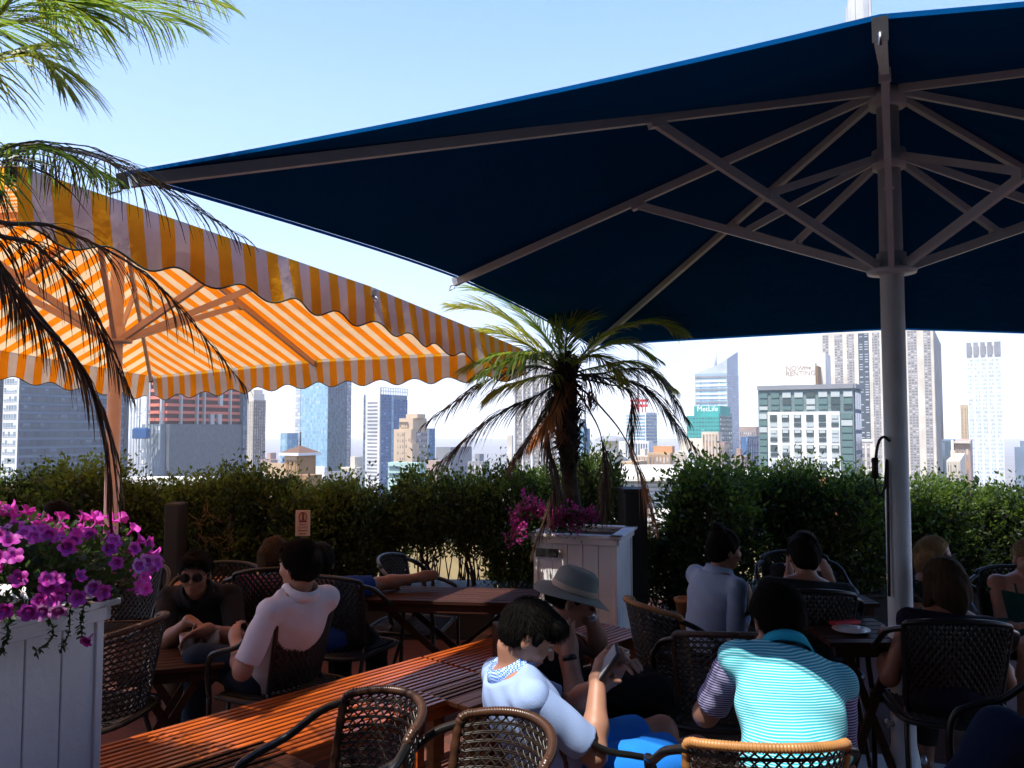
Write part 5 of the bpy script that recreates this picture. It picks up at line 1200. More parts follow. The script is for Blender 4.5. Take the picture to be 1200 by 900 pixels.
# ------------------------------------------------------------- people (implicit surfaces -> one continuous mesh)
def rc(a, b, r1, r2): return ('c', np.array(a, float), np.array(b, float), r1, r2)
def el(c, R, r): return ('e', np.array(c, float), np.array(R, float), np.array(r, float))
def polygonize(prims, h, k=0.02, cuts=(), wr=None, pad=0.03, sub=()):
    lo = np.full(3, 1e9); hi = -lo
    for p in prims:
        if p[0] == 'c': c = np.vstack([p[1], p[2]]); r = max(p[3], p[4]); lo = np.minimum(lo, c.min(0)-r); hi = np.maximum(hi, c.max(0)+r)
        else: r = np.max(p[3]); lo = np.minimum(lo, p[1]-r); hi = np.maximum(hi, p[1]+r)
    lo -= pad; hi += pad; n = np.ceil((hi-lo)/h).astype(int)+1
    ax = [(lo[i]+h*np.arange(n[i])).astype(np.float32) for i in range(3)]
    D = np.full(n, 0.1, np.float32)
    def ev(p, X, Y, Z):
        if p[0] == 'c':
            a, b = p[1], p[2]; ab = b-a; l2 = max(ab@ab, 1e-9)
            t = np.clip(((X-a[0])*ab[0]+(Y-a[1])*ab[1]+(Z-a[2])*ab[2])/l2, 0, 1)
            dx = X-a[0]-t*ab[0]; dy = Y-a[1]-t*ab[1]; dz = Z-a[2]-t*ab[2]
            return np.sqrt(dx*dx+dy*dy+dz*dz)-(p[3]+(p[4]-p[3])*t)
        c, R, r = p[1], p[2], p[3]; x = X-c[0]; y = Y-c[1]; z = Z-c[2]
        u = (x*R[0,0]+y*R[1,0]+z*R[2,0])/r[0]; v = (x*R[0,1]+y*R[1,1]+z*R[2,1])/r[1]; w_ = (x*R[0,2]+y*R[1,2]+z*R[2,2])/r[2]
        q = np.sqrt(u*u+v*v+w_*w_)+1e-6; g_ = np.sqrt((u/r[0])**2+(v/r[1])**2+(w_/r[2])**2)+1e-6
        return q*(q-1)/g_
    def block(p, m):
        if p[0] == 'c': c = np.vstack([p[1], p[2]]); r = max(p[3], p[4]); a = c.min(0)-r-m; b = c.max(0)+r+m
        else: r = np.max(p[3]); a = p[1]-r-m; b = p[1]+r+m
        i0 = np.clip(np.floor((a-lo)/h).astype(int), 0, n-1); i1 = np.clip(np.ceil((b-lo)/h).astype(int)+1, 1, n)
        return tuple(slice(i0[i], i1[i]) for i in range(3))
    def grids(sl): return np.meshgrid(ax[0][sl[0]], ax[1][sl[1]], ax[2][sl[2]], indexing='ij', sparse=True)
    for p in prims:
        kk = k if len(p) < 6 else p[5]
        if p[0] == 'e' and len(p) == 5: kk = p[4]
        sl = block(p, 0.06); d = ev(p, *grids(sl)).astype(np.float32); o = D[sl]
        hh = np.maximum(kk-np.abs(d-o), 0)/kk; D[sl] = np.minimum(d, o)-hh*hh*kk*0.25
    for p in sub:
        kk = 0.008; sl = block(p, 0.03); d = -ev(p, *grids(sl)).astype(np.float32); o = D[sl]
        hh = np.maximum(kk-np.abs(d-o), 0)/kk; D[sl] = np.maximum(d, o)+hh*hh*kk*0.25
    X, Y, Z = np.meshgrid(*ax, indexing='ij', sparse=True)
    if wr: D += wr(X, Y, Z).astype(np.float32)
    for nrm, off in cuts:   # keep nrm.x < off
        D = np.maximum(D, (X*nrm[0]+Y*nrm[1]+Z*nrm[2]-off).astype(np.float32))
    # surface nets
    ins = D < 0; c = ins[:-1,:-1,:-1].astype(np.int8)
    s = np.zeros(tuple(n-1), np.int8)
    for i in (0, 1):
        for j in (0, 1):
            for l in (0, 1): s += ins[i:n[0]-1+i, j:n[1]-1+j, l:n[2]-1+l]
    act = (s > 0) & (s < 8); I = np.argwhere(act); idx = np.full(tuple(n-1), -1, np.int64); idx[act] = np.arange(len(I))
    acc = np.zeros((len(I), 3)); cnt = np.zeros(len(I)); corners = [(i, j, l) for i in (0, 1) for j in (0, 1) for l in (0, 1)]
    for a in range(8):
        for b in range(a+1, 8):
            ca, cb = corners[a], corners[b]
            if sum(x != y for x, y in zip(ca, cb)) != 1: continue
            da = D[I[:,0]+ca[0], I[:,1]+ca[1], I[:,2]+ca[2]]; db = D[I[:,0]+cb[0], I[:,1]+cb[1], I[:,2]+cb[2]]
            m = (da < 0) != (db < 0); t = np.where(m, da/np.where(m, da-db, 1), 0)
            pt = np.array(ca)[None]+t[:, None]*(np.array(cb)-np.array(ca))[None]; acc[m] += pt[m]; cnt[m] += 1
    V = lo+(I+acc/cnt[:, None])*h; Qs = []
    for axis in range(3):
        a = [slice(None)]*3; b = [slice(None)]*3; a[axis] = slice(0, -1); b[axis] = slice(1, None)
        A = ins[tuple(a)]; B = ins[tuple(b)]; e = np.argwhere(A != B); u, v = (axis+1) % 3, (axis+2) % 3
        ok = (e[:, u] > 0) & (e[:, v] > 0) & (e[:, u] < n[u]-1) & (e[:, v] < n[v]-1); e = e[ok]; fl = A[e[:,0], e[:,1], e[:,2]]
        def g_(du, dv):
            q = e.copy(); q[:, u] += du; q[:, v] += dv; return idx[q[:,0], q[:,1], q[:,2]]
        q = np.stack([g_(-1, -1), g_(0, -1), g_(0, 0), g_(-1, 0)], 1); q[~fl] = q[~fl][:, ::-1]; Qs.append(q)
    Q = np.vstack(Qs); Q = Q[(Q >= 0).all(1)]
    return V, Q
def nv(v): v = np.asarray(v, float); return v/np.linalg.norm(v)
def V3(*a): return np.array(at(*a))
def reach(a, target, l): return a+nv(np.asarray(target)-a)*l

M_skin = [mat('skin_light', (0.36, 0.18, 0.12), 0.5, var=0.12, vscale=18), mat('skin_tan', (0.24, 0.11, 0.065), 0.5, var=0.12, vscale=18), mat('skin_brown', (0.10, 0.042, 0.022), 0.5, var=0.12, vscale=18)]
def hairmat(name, c):
    m, N, L, p = new_mat(name); tc = N.new('ShaderNodeTexCoord'); mp = N.new('ShaderNodeMapping'); mp.inputs['Scale'].default_value = (130, 130, 14); L.new(tc.outputs['Object'], mp.inputs[0])
    nz = N.new('ShaderNodeTexNoise'); nz.inputs['Scale'].default_value = 1; nz.inputs['Detail'].default_value = 5; L.new(mp.outputs[0], nz.inputs['Vector'])
    L.new(mix_col(N, L, nz.outputs['Fac'], tuple(x*0.5 for x in c), tuple(x*1.5 for x in c)), p.inputs['Base Color']); p.inputs['Roughness'].default_value = 0.75; p.inputs['Specular IOR Level'].default_value = 0.06
    b = N.new('ShaderNodeBump'); b.inputs['Strength'].default_value = 0.5; b.inputs['Distance'].default_value = 0.003; L.new(nz.outputs['Fac'], b.inputs['Height']); L.new(b.outputs[0], p.inputs['Normal'])
    return m
H_blk = hairmat('hair_black', (0.0035, 0.003, 0.003)); H_brn = hairmat('hair_brown', (0.005, 0.0035, 0.003)); H_bld = hairmat('hair_blond', (0.26, 0.17, 0.08)); H_dbl = hairmat('hair_dark_blond', (0.035, 0.022, 0.013))
def cloth(name, c, **k): 
    return mat(name, c, 0.9, spec=0.2, var=0.10, vscale=5, bump=0.25, bscale=350, **k)
def striped_cloth(name, c1, c2, period, axis=2, frac=0.5, rot=(0, 0, 0)):
    m, N, L, p = new_mat(name); tc = N.new('ShaderNodeTexCoord'); mp = N.new('ShaderNodeMapping'); mp.inputs['Rotation'].default_value = rot; L.new(tc.outputs['Object'], mp.inputs[0])
    s_ = N.new('ShaderNodeSeparateXYZ'); L.new(mp.outputs[0], s_.inputs[0]); nz = N.new('ShaderNodeTexNoise'); nz.inputs['Scale'].default_value = 5; L.new(tc.outputs['Object'], nz.inputs['Vector'])
    f = math_node(N, L, 'FRACT', math_node(N, L, 'DIVIDE', math_node(N, L, 'ADD', s_.outputs[axis], math_node(N, L, 'MULTIPLY', nz.outputs['Fac'], 0.012)), period))
    L.new(mix_col(N, L, math_node(N, L, 'GREATER_THAN', f, frac), c1, c2), p.inputs['Base Color']); p.inputs['Roughness'].default_value = 0.9; p.inputs['Specular IOR Level'].default_value = 0.2
    return m
def checks(name, c1, c2, s):
    m, N, L, p = new_mat(name); tc = N.new('ShaderNodeTexCoord'); ck = N.new('ShaderNodeTexChecker'); ck.inputs['Scale'].default_value = s; ck.inputs[1].default_value = (*c1, 1); ck.inputs[2].default_value = (*c2, 1)
    L.new(tc.outputs['Object'], ck.inputs[0]); L.new(ck.outputs[0], p.inputs['Base Color']); p.inputs['Roughness'].default_value = 0.9; return m

def person(label, pelvis, neck, face, knees, ankles, arms, look, S=1.0, h=0.008, skin=0, hair=H_blk, hairstyle='short', shirt=None, sleeve=0.5, sleeve_m=None, pants=None, pant_len=1.0, collar=None, cutneck=0.0, group='people seated on the terrace', headup=(0, 0, 1), back=0.0, shoes=None, wmul=1.0, dress=False, straps=False, nohead=False, cuffed=False):
    P = np.array(pelvis, float); K = np.array(neck, float); f0 = nv(face)
    up = nv(K-P); K = P+up*0.50*S if np.linalg.norm(K-P) > 0.56*S else K
    fwd = nv(f0-up*(f0@up)); rt = np.cross(fwd, up)        # person's right
    T = np.stack([rt, fwd, up], 1); loc = Vector((P[0], P[1], 0)); L0 = np.array(loc)
    tl = np.linalg.norm(K-P); sp = lambda a, r=0, b=0: P+up*tl*a+rt*r*S*wmul+fwd*b*S
    root = thing('person', label, 'person', loc, 0, group)
    curve = -back
    chest = sp(0.68, 0, curve*0.7); belly = sp(0.32, 0, curve+0.01)
    sh = [sp(0.90, s*0.165, -0.005+curve*0.3) for s in (1, -1)]; hp = [sp(0.0, s*0.085, 0.0) for s in (1, -1)]
    body = [el(sp(0.02), T, np.array([0.165, 0.125, 0.12])*S), el(belly, T, np.array([0.142*wmul, 0.108, 0.16])*S), el(chest, T, np.array([0.160*wmul, 0.108, 0.17])*S),
            rc(sh[0], sh[1], 0.049*S, 0.049*S), rc(sp(0.95, 0.07, curve*0.2), sp(0.98, -0.07, curve*0.2), 0.045*S, 0.045*S)]
    lk = nv(look); hu = nv(headup); hu = nv(hu-lk*(hu@lk)); hr = np.cross(lk, hu); H = np.stack([hr, lk, hu], 1)
    neck0 = sp(0.97, 0, 0.0); hc = neck0+nv(up*0.6+hu*0.9+lk*0.12)*0.158*S+lk*0.018*S
    hl = lambda x, y, z: hc+H@np.array([x, y, z])*S
    head = []
    if not nohead:
        body.append(rc(sp(0.93), hl(0, -0.025, -0.07), 0.058*S, 0.053*S))
        head = [el(hl(0, -0.012, 0.022), H, np.array([0.073, 0.092, 0.088])*S), el(hl(0, 0.022, -0.028), H, np.array([0.058, 0.064, 0.078])*S), el(hl(0, 0.052, -0.083), H, np.array([0.030, 0.028, 0.022])*S),
            ('c', hl(0, 0.082, 0.012), hl(0, 0.105, -0.022), 0.007*S, 0.0115*S, 0.012), ('e', hl(0, 0.083, -0.052), H, np.array([0.022, 0.011, 0.006])*S, 0.006), ('e', hl(0, 0.079, -0.063), H, np.array([0.018, 0.011, 0.007])*S, 0.006),
            ('e', hl(0.034, 0.072, 0.026), H, np.array([0.024, 0.010, 0.007])*S, 0.01), ('e', hl(-0.034, 0.072, 0.026), H, np.array([0.024, 0.010, 0.007])*S, 0.01),
            ('e', hl(0.036, 0.060, -0.028), H, np.array([0.022, 0.018, 0.02])*S, 0.02), ('e', hl(-0.036, 0.060, -0.028), H, np.array([0.022, 0.018, 0.02])*S, 0.02),
            ('e', hl(0.075, -0.008, -0.012), H, np.array([0.009, 0.019, 0.031])*S, 0.006), ('e', hl(-0.075, -0.008, -0.012), H, np.array([0.009, 0.019, 0.031])*S, 0.006)]
    sub = [('e', hl(0.031, 0.092, 0.006), H, np.array([0.017, 0.012, 0.010])*S), ('e', hl(-0.031, 0.092, 0.006), H, np.array([0.017, 0.012, 0.010])*S), ('e', hl(0.085, 0.0, -0.008), H, np.array([0.008, 0.009, 0.016])*S), ('e', hl(-0.085, 0.0, -0.008), H, np.array([0.008, 0.009, 0.016])*S)] if not nohead else []
    prims = body+head; kn = [reach(hp[i], knees[i], 0.43*S) for i in (0, 1)]; an = [reach(kn[i], ankles[i], 0.42*S) for i in (0, 1)]
    for i in (0, 1):
        prims += [rc(hp[i], kn[i], 0.085*S, 0.058*S), rc(kn[i], kn[i]*0.6+an[i]*0.4, 0.056*S, 0.056*S), rc(kn[i]*0.6+an[i]*0.4, an[i], 0.055*S, 0.036*S)]
        ft = nv(np.array([fwd[0], fwd[1], 0])); heel = an[i]-ft*0.03; prims += [rc(heel+[0, 0, -0.04], an[i]+ft*0.15+[0, 0, -0.055], 0.034*S, 0.028*S)]
    el_, wr_ = [], []
    for i, A in enumerate(arms):
        e = reach(sh[i], A['e'], 0.285*S); w = reach(e, A['w'], 0.25*S); el_.append(e); wr_.append(w)
        prims += [rc(sh[i], e, 0.047*S, 0.038*S), rc(e, e*0.65+w*0.35, 0.041*S, 0.041*S), rc(e*0.65+w*0.35, w, 0.041*S, 0.026*S)]
        hd = nv(A.get('d', w-e)); pn = nv(A.get('n', np.cross(hd, [0.3, 0.2, 1]))); pn = nv(pn-hd*(pn@hd)); sd_ = np.cross(hd, pn); c = A.get('c', 0.5); side = A.get('s', 1)
        Hh = np.stack([sd_, hd, pn], 1)
        prims.append(('e', w+hd*0.048*S, Hh, np.array([0.040, 0.055, 0.016])*S, 0.012)); prims.append(('c', w-hd*0.01, w+hd*0.03*S, 0.026*S, 0.024*S, 0.015))
        if h < 0.0085:
            for q, (ox, ln) in enumerate(((-0.030, 0.070), (-0.010, 0.078), (0.010, 0.073), (0.029, 0.058))):
                b0 = w+hd*(0.088-abs(ox)*0.25)*S+sd_*ox*S; a1 = c*0.9; a2 = c*1.8; d1 = nv(hd*math.cos(a1)+pn*math.sin(a1)+sd_*ox*1.5*(1-c)); d2 = nv(hd*math.cos(a2)+pn*math.sin(a2))
                b1 = b0+d1*ln*0.55*S; b2 = b1+d2*ln*0.5*S; prims += [('c', b0-hd*0.02, b1, 0.0088*S, 0.0082*S, 0.004), ('c', b1, b2, 0.0082*S, 0.0068*S, 0.004)]
            t0 = w+hd*0.025*S-sd_*side*0.028*S+pn*0.006; t1 = t0+nv(hd*0.6-sd_*side*0.7+pn*(0.3+c*0.5))*0.042*S; t2 = t1+nv(hd*0.9-sd_*side*0.1+pn*c)*0.032*S
            prims += [('c', t0, t1, 0.0125*S, 0.0098*S, 0.01), ('c', t1, t2, 0.0098*S, 0.008*S, 0.004)]
        else: prims.append(('e', w+hd*0.10*S+pn*c*0.02, Hh, np.array([0.034, 0.04, 0.014])*S, 0.015))
    V, Q = polygonize(prims, h, 0.025, sub=sub); np_mesh('body', V-L0, Q, M_skin[skin], root, True)
    R_ = random.Random(len(label)); ph = [R_.uniform(0, 6) for _ in range(6)]
    def wr(X, Y, Z): return 0.0028*np.sin(X*48+Z*31+ph[0]+2*np.sin(Z*14+ph[3]))*np.sin(Y*37-Z*26+ph[1])+0.0045*np.sin(Z*17+X*11+ph[2])*np.sin(Y*15+X*9+ph[4])
    g = 0.016*S
    if shirt:
        big = [('e', p[1], p[2], p[3]+g) if p[0] == 'e' else rc(p[1], p[2], p[3]+g, p[4]+g) for p in body[:5]]
        if dress: pass
        sl = []
        if not straps:
            for i in (0, 1):
                if sleeve <= 0: continue
                if sleeve <= 1: e = sh[i]+(el_[i]-sh[i])*sleeve; sl.append((sh[i], e, [rc(sh[i], e+(e-sh[i])*0.2, 0.060*S, 0.059*S)], nv(e-sh[i]), e))
                else: e = el_[i]+(wr_[i]-el_[i])*(sleeve-1); sl.append((el_[i], e, [rc(sh[i], el_[i], 0.064*S, 0.052*S), rc(el_[i], e, 0.053*S, 0.042*S)], nv(e-el_[i]), e))
        cuts = [(up, (sp(1.055 if not straps else 0.80)@up)), (-up, -(sp(-0.14)@up))]
        if cutneck: pass
        V, Q = polygonize(big, h, 0.03, cuts=cuts, wr=wr); np_mesh('shirt' if not dress else 'dress_top', V-L0, Q, shirt, root, True)
        for a, e, pr, d, ce in sl:
            V, Q = polygonize(pr, min(h, 0.008), 0.02, cuts=[(d, ce@d)], wr=wr); s_o = np_mesh('sleeve', V-L0, Q, sleeve_m or shirt, root, True)
        if straps:
            for s_ in (1, -1):
                b = MB(); pts = [Vector(sp(0.78, s_*0.08, 0.115)-L0), Vector(sp(0.95, s_*0.085, 0.075)-L0), Vector(sp(1.03, s_*0.085, 0.0)-L0), Vector(sp(0.93, s_*0.08, -0.085)-L0), Vector(sp(0.78, s_*0.07, -0.12)-L0)]; b.tube(bez(pts, 20), 0.006, 6, squash=0.4); b.build('strap', shirt, root)
        if collar:
            b = MB(); c_ = sp(1.075, 0, -0.002)+nv(hc-neck0)*0.012; n_ = 28; V = []; 
            for r, z_, tlt in ((0.070, -0.022, 0), (0.067, 0.020, 0), (0.072, 0.023, 0), (0.094, -0.020, 0), (0.090, -0.024, 0)):
                for k in range(n_+1):
                    a = PI/2+0.28+(2*PI-0.56)*k/n_; dip = 0.5*(1+math.sin(a)); V.append(c_+rt*math.cos(a)*r*S+fwd*math.sin(a)*(r*1.02)*S+up*(z_-0.022*dip)*S+up*0.0-L0)
            Fs = [(j*(n_+1)+k, j*(n_+1)+k+1, (j+1)*(n_+1)+k+1, (j+1)*(n_+1)+k) for j in range(4) for k in range(n_)]; b.add(V, Fs, 0, True); b.build('collar', collar, root)
    if pants:
        pr = [('e', body[0][1], body[0][2], body[0][3]+g*0.9)]; cuts = [(up, sp(0.16)@up)]
        parts = [pr+[rc(hp[i], hp[i]+(kn[i]-hp[i])*0.5, 0.10*S, 0.09*S) for i in (0, 1)]]
        V, Q = polygonize(pr+[rc(hp[i], hp[i]+(kn[i]-hp[i])*0.4, 0.10*S, 0.092*S) for i in (0, 1)], h, 0.02, cuts=cuts, wr=wr); nm = 'trousers' if pant_len > 1 else 'shorts'
        if dress: nm = 'skirt'
        tr = np_mesh(nm, V-L0, Q, pants, root, True)
        for i in (0, 1):
            if pant_len <= 1: e = hp[i]+(kn[i]-hp[i])*pant_len; V, Q = polygonize([rc(hp[i], e+(e-hp[i])*0.2, 0.103*S, 0.090*S)], h, 0.02, cuts=[(nv(kn[i]-hp[i]), e@nv(kn[i]-hp[i]))], wr=wr)
            else: e = kn[i]+(an[i]-kn[i])*(pant_len-1); V, Q = polygonize([rc(hp[i], kn[i], 0.101*S, 0.074*S), rc(kn[i], e+(an[i]-kn[i])*0.1, 0.073*S, 0.056*S)], h, 0.03, cuts=[(nv(an[i]-kn[i]), e@nv(an[i]-kn[i]))], wr=wr)
            np_mesh('trouser_leg', V-L0, Q, pants, root, True)
    if shoes:
        for i in (0, 1):
            ft = nv(np.array([fwd[0], fwd[1], 0])); V, Q = polygonize([rc(an[i]-ft*0.035+[0, 0, -0.035], an[i]+ft*0.16+[0, 0, -0.05], 0.046*S, 0.036*S), rc(an[i]+[0, 0, 0.01], an[i]+[0, 0, -0.03], 0.045*S, 0.045*S)], h, 0.02, cuts=[(np.array([0, 0, -1.]), 0.005)]); np_mesh('shoe', V-L0, Q, shoes, root, True)
    if not nohead and hair:
        hm = min(h, 0.006); cuts = []
        def hw(X, Y, Z): return 0.0022*np.sin(X*190+Z*60+ph[0])*np.sin(Y*170+Z*50+ph[1])+0.003*np.sin(X*70+Y*55+Z*30+ph[2])
        base = [el(hl(0, -0.016, 0.030), H, np.array([0.084, 0.102, 0.096])*S)]
        # hairline: keep what is above/behind a tilted plane
        fr = nv(H@np.array([0, 0.80, -0.60])); off = (hl(0, 0.068, 0.052)@fr)
        low = nv(H@np.array([0, 0.0, -1.0])); cuts = [(fr, off)]
        if hairstyle == 'short': base.append(el(hl(0, -0.045, -0.005), H, np.array([0.074, 0.066, 0.078])*S)); base.append(('e', hl(0, 0.055, 0.085), H, np.array([0.062, 0.036, 0.022])*S, 0.02)); base.append(('c', hl(0.078, 0.012, 0.03), hl(0.079, 0.012, 0.0), 0.009*S, 0.005*S, 0.01)); base.append(('c', hl(-0.078, 0.012, 0.03), hl(-0.079, 0.012, 0.0), 0.009*S, 0.005*S, 0.01)); 
        if hairstyle == 'fringe': base.append(el(hl(0, -0.045, -0.005), H, np.array([0.076, 0.07, 0.078])*S)); base += [('c', hl(x, 0.05, 0.10), hl(x*1.1, 0.105, 0.035+abs(x)*0.1), 0.022*S, 0.008*S, 0.01) for x in ()]; base.append(('e', hl(0, 0.055, 0.082), H, np.array([0.066, 0.042, 0.03])*S, 0.02)); base.append(('e', hl(0, 0.078, 0.062), H, np.array([0.055, 0.022, 0.026])*S, 0.02)); cuts = []; base.append(('c', hl(0.078, 0.015, 0.03), hl(0.079, 0.014, -0.008), 0.010*S, 0.006*S, 0.01)); base.append(('c', hl(-0.078, 0.015, 0.03), hl(-0.079, 0.014, -0.008), 0.010*S, 0.006*S, 0.01)); base[0] = el(hl(0, -0.02, 0.030), H, np.array([0.083, 0.096, 0.088])*S)
        if hairstyle == 'bun': base.append(el(hl(0, -0.045, -0.005), H, np.array([0.070, 0.066, 0.076])*S)); base.append(el(hl(0, -0.06, 0.125), H, np.array([0.042, 0.042, 0.036])*S))
        if hairstyle == 'bob':
            base += [el(hl(0, -0.05, -0.03), H, np.array([0.095, 0.078, 0.10])*S), ('c', hl(0.078, -0.02, 0.02), hl(0.085, 0.0, -0.09), 0.03*S, 0.026*S, 0.02), ('c', hl(-0.078, -0.02, 0.02), hl(-0.085, 0.0, -0.09), 0.03*S, 0.026*S, 0.02), ('c', hl(0, -0.09, 0.0), hl(0, -0.085, -0.11), 0.045*S, 0.035*S, 0.03)]
            cuts = [(nv(H@np.array([0, 0.97, -0.24])), hl(0, 0.055, 0.03)@nv(H@np.array([0, 0.97, -0.24])))]
        if hairstyle == 'pulled': base[0] = el(hl(0, -0.014, 0.028), H, np.array([0.079, 0.098, 0.092])*S); base.append(el(hl(0, -0.10, -0.02), H, np.array([0.03, 0.03, 0.03])*S))
        V, Q = polygonize(base, hm, 0.02, cuts=cuts, wr=hw); 
        if h < 0.0085:
            rg = np.random.default_rng(len(label)); ii = rg.integers(0, len(V), 7000); p0 = V[ii]; lc = (p0-hc)@H/S; ok_ = ~((lc[:, 2] < 0.035) & (lc[:, 1] > -0.01)) & (lc[:, 2] > (-0.055 if hairstyle != 'bob' else -0.2)) if hairstyle != 'bob' else (lc[:, 1] < 0.05); p0 = p0[ok_]; nn = p0-hc; nn /= np.linalg.norm(nn, axis=1, keepdims=True)
            dn = -H[:, 2]*0.8-H[:, 1]*(0.15 if hairstyle != 'fringe' else -0.25); top = np.clip(nn@H[:, 2], 0, 1)[:, None]; fwd_ = H[:, 1]*(1.1 if hairstyle in ('short', 'fringe') else -1.1)
            d_ = dn+top*fwd_+rg.normal(size=p0.shape)*0.28; d_ -= nn*(d_*nn).sum(1, keepdims=True); d_ /= np.linalg.norm(d_, axis=1, keepdims=True); sd2 = np.cross(d_, nn)*0.0008
            ln = (0.018+0.022*rg.random((len(p0), 1)))*(1.5 if hairstyle == 'bob' else 0.72); cur = 0.004+0.004*rg.random((len(p0), 1))
            rows = [p0-nn*0.002, p0+d_*ln*0.5+nn*cur*0.6, p0+d_*ln-nn*0.001+nn*cur*rg.random((len(p0), 1))*0.9]; vs = []
            for q_, wq in zip(rows, (1.0, 0.9, 0.2)): vs += [q_-sd2*wq, q_+sd2*wq]
            VV = np.stack(vs, 1).reshape(-1, 3); b0 = len(V)+np.arange(len(p0))[:, None]*6; QQ = np.vstack([b0+np.array([[0, 1, 3, 2]]), b0+np.array([[2, 3, 5, 4]])]); V = np.vstack([V, VV]); Q = np.vstack([Q, QQ])
        np_mesh('hair', V-L0, Q, hair, root, True)
    # eyes
    if not nohead and h < 0.0085:
        me_ = mat('eye_white', (0.5, 0.48, 0.46), 0.2) if 'eye_white' not in bpy.data.materials else bpy.data.materials['eye_white']
        mi_ = mat('eye_iris', (0.02, 0.012, 0.008), 0.1) if 'eye_iris' not in bpy.data.materials else bpy.data.materials['eye_iris']
        for s_ in (1, -1):
            b = MB(); c_ = Vector(hl(s_*0.031, 0.077, 0.004)-L0); Rm = Matrix(H.tolist())
            b.lathe([(0.0001, 0.0095)]+[(0.0095*math.cos(a), 0.0095*math.sin(a)) for a in (1.2, .9, .6, .3, 0, -.5, -1, -1.4)], 12, c_, R=Rm@Matrix.Rotation(-PI/2, 3, 'X'))
            b.m = [1 if i < 24 else 0 for i in range(len(b.f))]; b.build('eye', [me_, mi_], root)
    return dict(root=root, L0=L0, hl=hl, H=H, sh=sh, el=el_, wr=wr_, sp=sp, S=S, kn=kn, an=an, up=up, fwd=fwd, rt=rt, hp=hp)
def band(p, name, a, b, t, r, w_, m, face=None):
    A = Vector(a+(b-a)*t-p['L0']); d = Vector(nv(b-a)); mb = MB(); mb.tube([A-d*w_/2, A+d*w_/2], r, 16); o = mb.build(name, m, p['root'])
    if face is not None:
        mb = MB(); f_ = Vector(nv(face)); mb.tube([A+f_*(r-0.004), A+f_*(r+0.006)], 0.018, 16); mb.build('watch_face', M_steel, o)
# ------------------------------------------------------------- who sits where
def gp(px, py, z): return np.array(onz(px, py, z))
C_wp = cloth('white_polo_knit', (0.62, 0.63, 0.72)); C_pb = cloth('pale_blue_polo_knit', (0.30, 0.42, 0.72)); C_bk = cloth('black_cloth', (0.012, 0.012, 0.014)); C_jean = cloth('dark_denim', (0.010, 0.022, 0.045)); C_kh = cloth('khaki_cloth', (0.10, 0.075, 0.045))
C_bl = cloth('royal_blue_cloth', (0.005, 0.03, 0.16)); C_pk = cloth('pink_cloth', (0.3, 0.015, 0.08)); C_sh = cloth('bright_blue_shorts_cloth', (0.015, 0.20, 0.75)); C_cham = cloth('pale_blue_chambray', (0.30, 0.42, 0.62))
C_dt = cloth('dark_teal_cloth', (0.005, 0.011, 0.016)); C_nv = cloth('navy_purple_cloth', (0.007, 0.005, 0.02)); C_gr = cloth('green_dress_cloth', (0.008, 0.055, 0.05)); C_jean2 = cloth('blue_denim', (0.007, 0.018, 0.05))
C_tq = striped_cloth('turquoise_striped_knit', (0.03, 0.40, 0.52), (0.40, 0.72, 0.78), 0.0075, 2, 0.60, (0.12, 0, 0)); C_ps = striped_cloth('purple_striped_knit', (0.06, 0.05, 0.22), (0.5, 0.5, 0.66), 0.0095, 2, 0.5)
C_tqc = cloth('turquoise_collar_knit', (0.02, 0.42, 0.56)); C_gc = checks('blue_gingham', (0.03, 0.15, 0.6), (0.45, 0.6, 0.85), 170); C_wc = cloth('white_collar_knit', (0.66, 0.68, 0.76)); C_sk = cloth('grey_sneaker_cloth', (0.35, 0.37, 0.42)); C_dk = cloth('dark_shoe_leather', (0.02, 0.018, 0.016))
U = np.array
# phone man
f = U([0.93, 0.30, 0]); pv = U(at(672, 900, 3.08)); pv[2] = 0.43
r_ = nv(np.cross(f, [0, 0, 1]))
phn = person('man in pale blue polo and bright blue shorts looking down at his phone', pv, V3(600, 788, 3.04), f, [V3(815, 884, 3.12), V3(800, 850, 3.42)], [V3(850, 1150, 3.2), V3(840, 1080, 3.5)],
    [dict(e=V3(672, 862, 2.88), w=V3(700, 808, 3.02), d=nv(U([0.45, 0.15, 0.75])), n=U([0.5, 0.5, -0.1]), c=0.75, s=-1), dict(e=V3(690, 840, 3.25), w=V3(708, 800, 3.13), d=nv(U([0.35, -0.5, 0.7])), n=U([0.5, -0.6, 0]), c=0.8, s=1)],
    look=U([0.80, 0.02, -0.60]), S=1.07, wmul=1.12, h=0.006, skin=0, hair=H_blk, hairstyle='fringe', shirt=C_pb, sleeve=0.82, pants=C_sh, pant_len=0.78, collar=C_gc, back=0.045, headup=(0.35, 0, 0.9), shoes=C_dk)
ph_c = (phn['wr'][0]+phn['wr'][1])/2
b = MB(); pc = Vector(V3(713, 776, 3.02)); Rp = Matrix.Rotation(0.35, 3, 'X')@Matrix.Rotation(0.5, 3, 'Y'); b.box((0, 0, 0), (0.012, 0.068, 0.138), bev=0.003, rot=Rp); b.box(Rp@Vector((-0.0075, 0, 0)), (0.002, 0.060, 0.122), rot=Rp, mi=1)
o = b.build('phone', [M_black, mat('phone_screen', (0.4, 0.42, 0.45), 0.15)]); o.location = pc; tag(o, 'dark smartphone held by the man in the pale blue polo', 'phone')
# belt
b = MB(); c_ = phn['sp'](-0.08)-phn['L0']; pts = [Vector(c_+phn['rt']*0.183*math.cos(a)+phn['fwd']*0.144*math.sin(a)) for a in np.linspace(0, 2*PI, 33)]; b.tube(pts, 0.016, 6, squash=0.4); b.build('belt', C_bk, phn['root'])
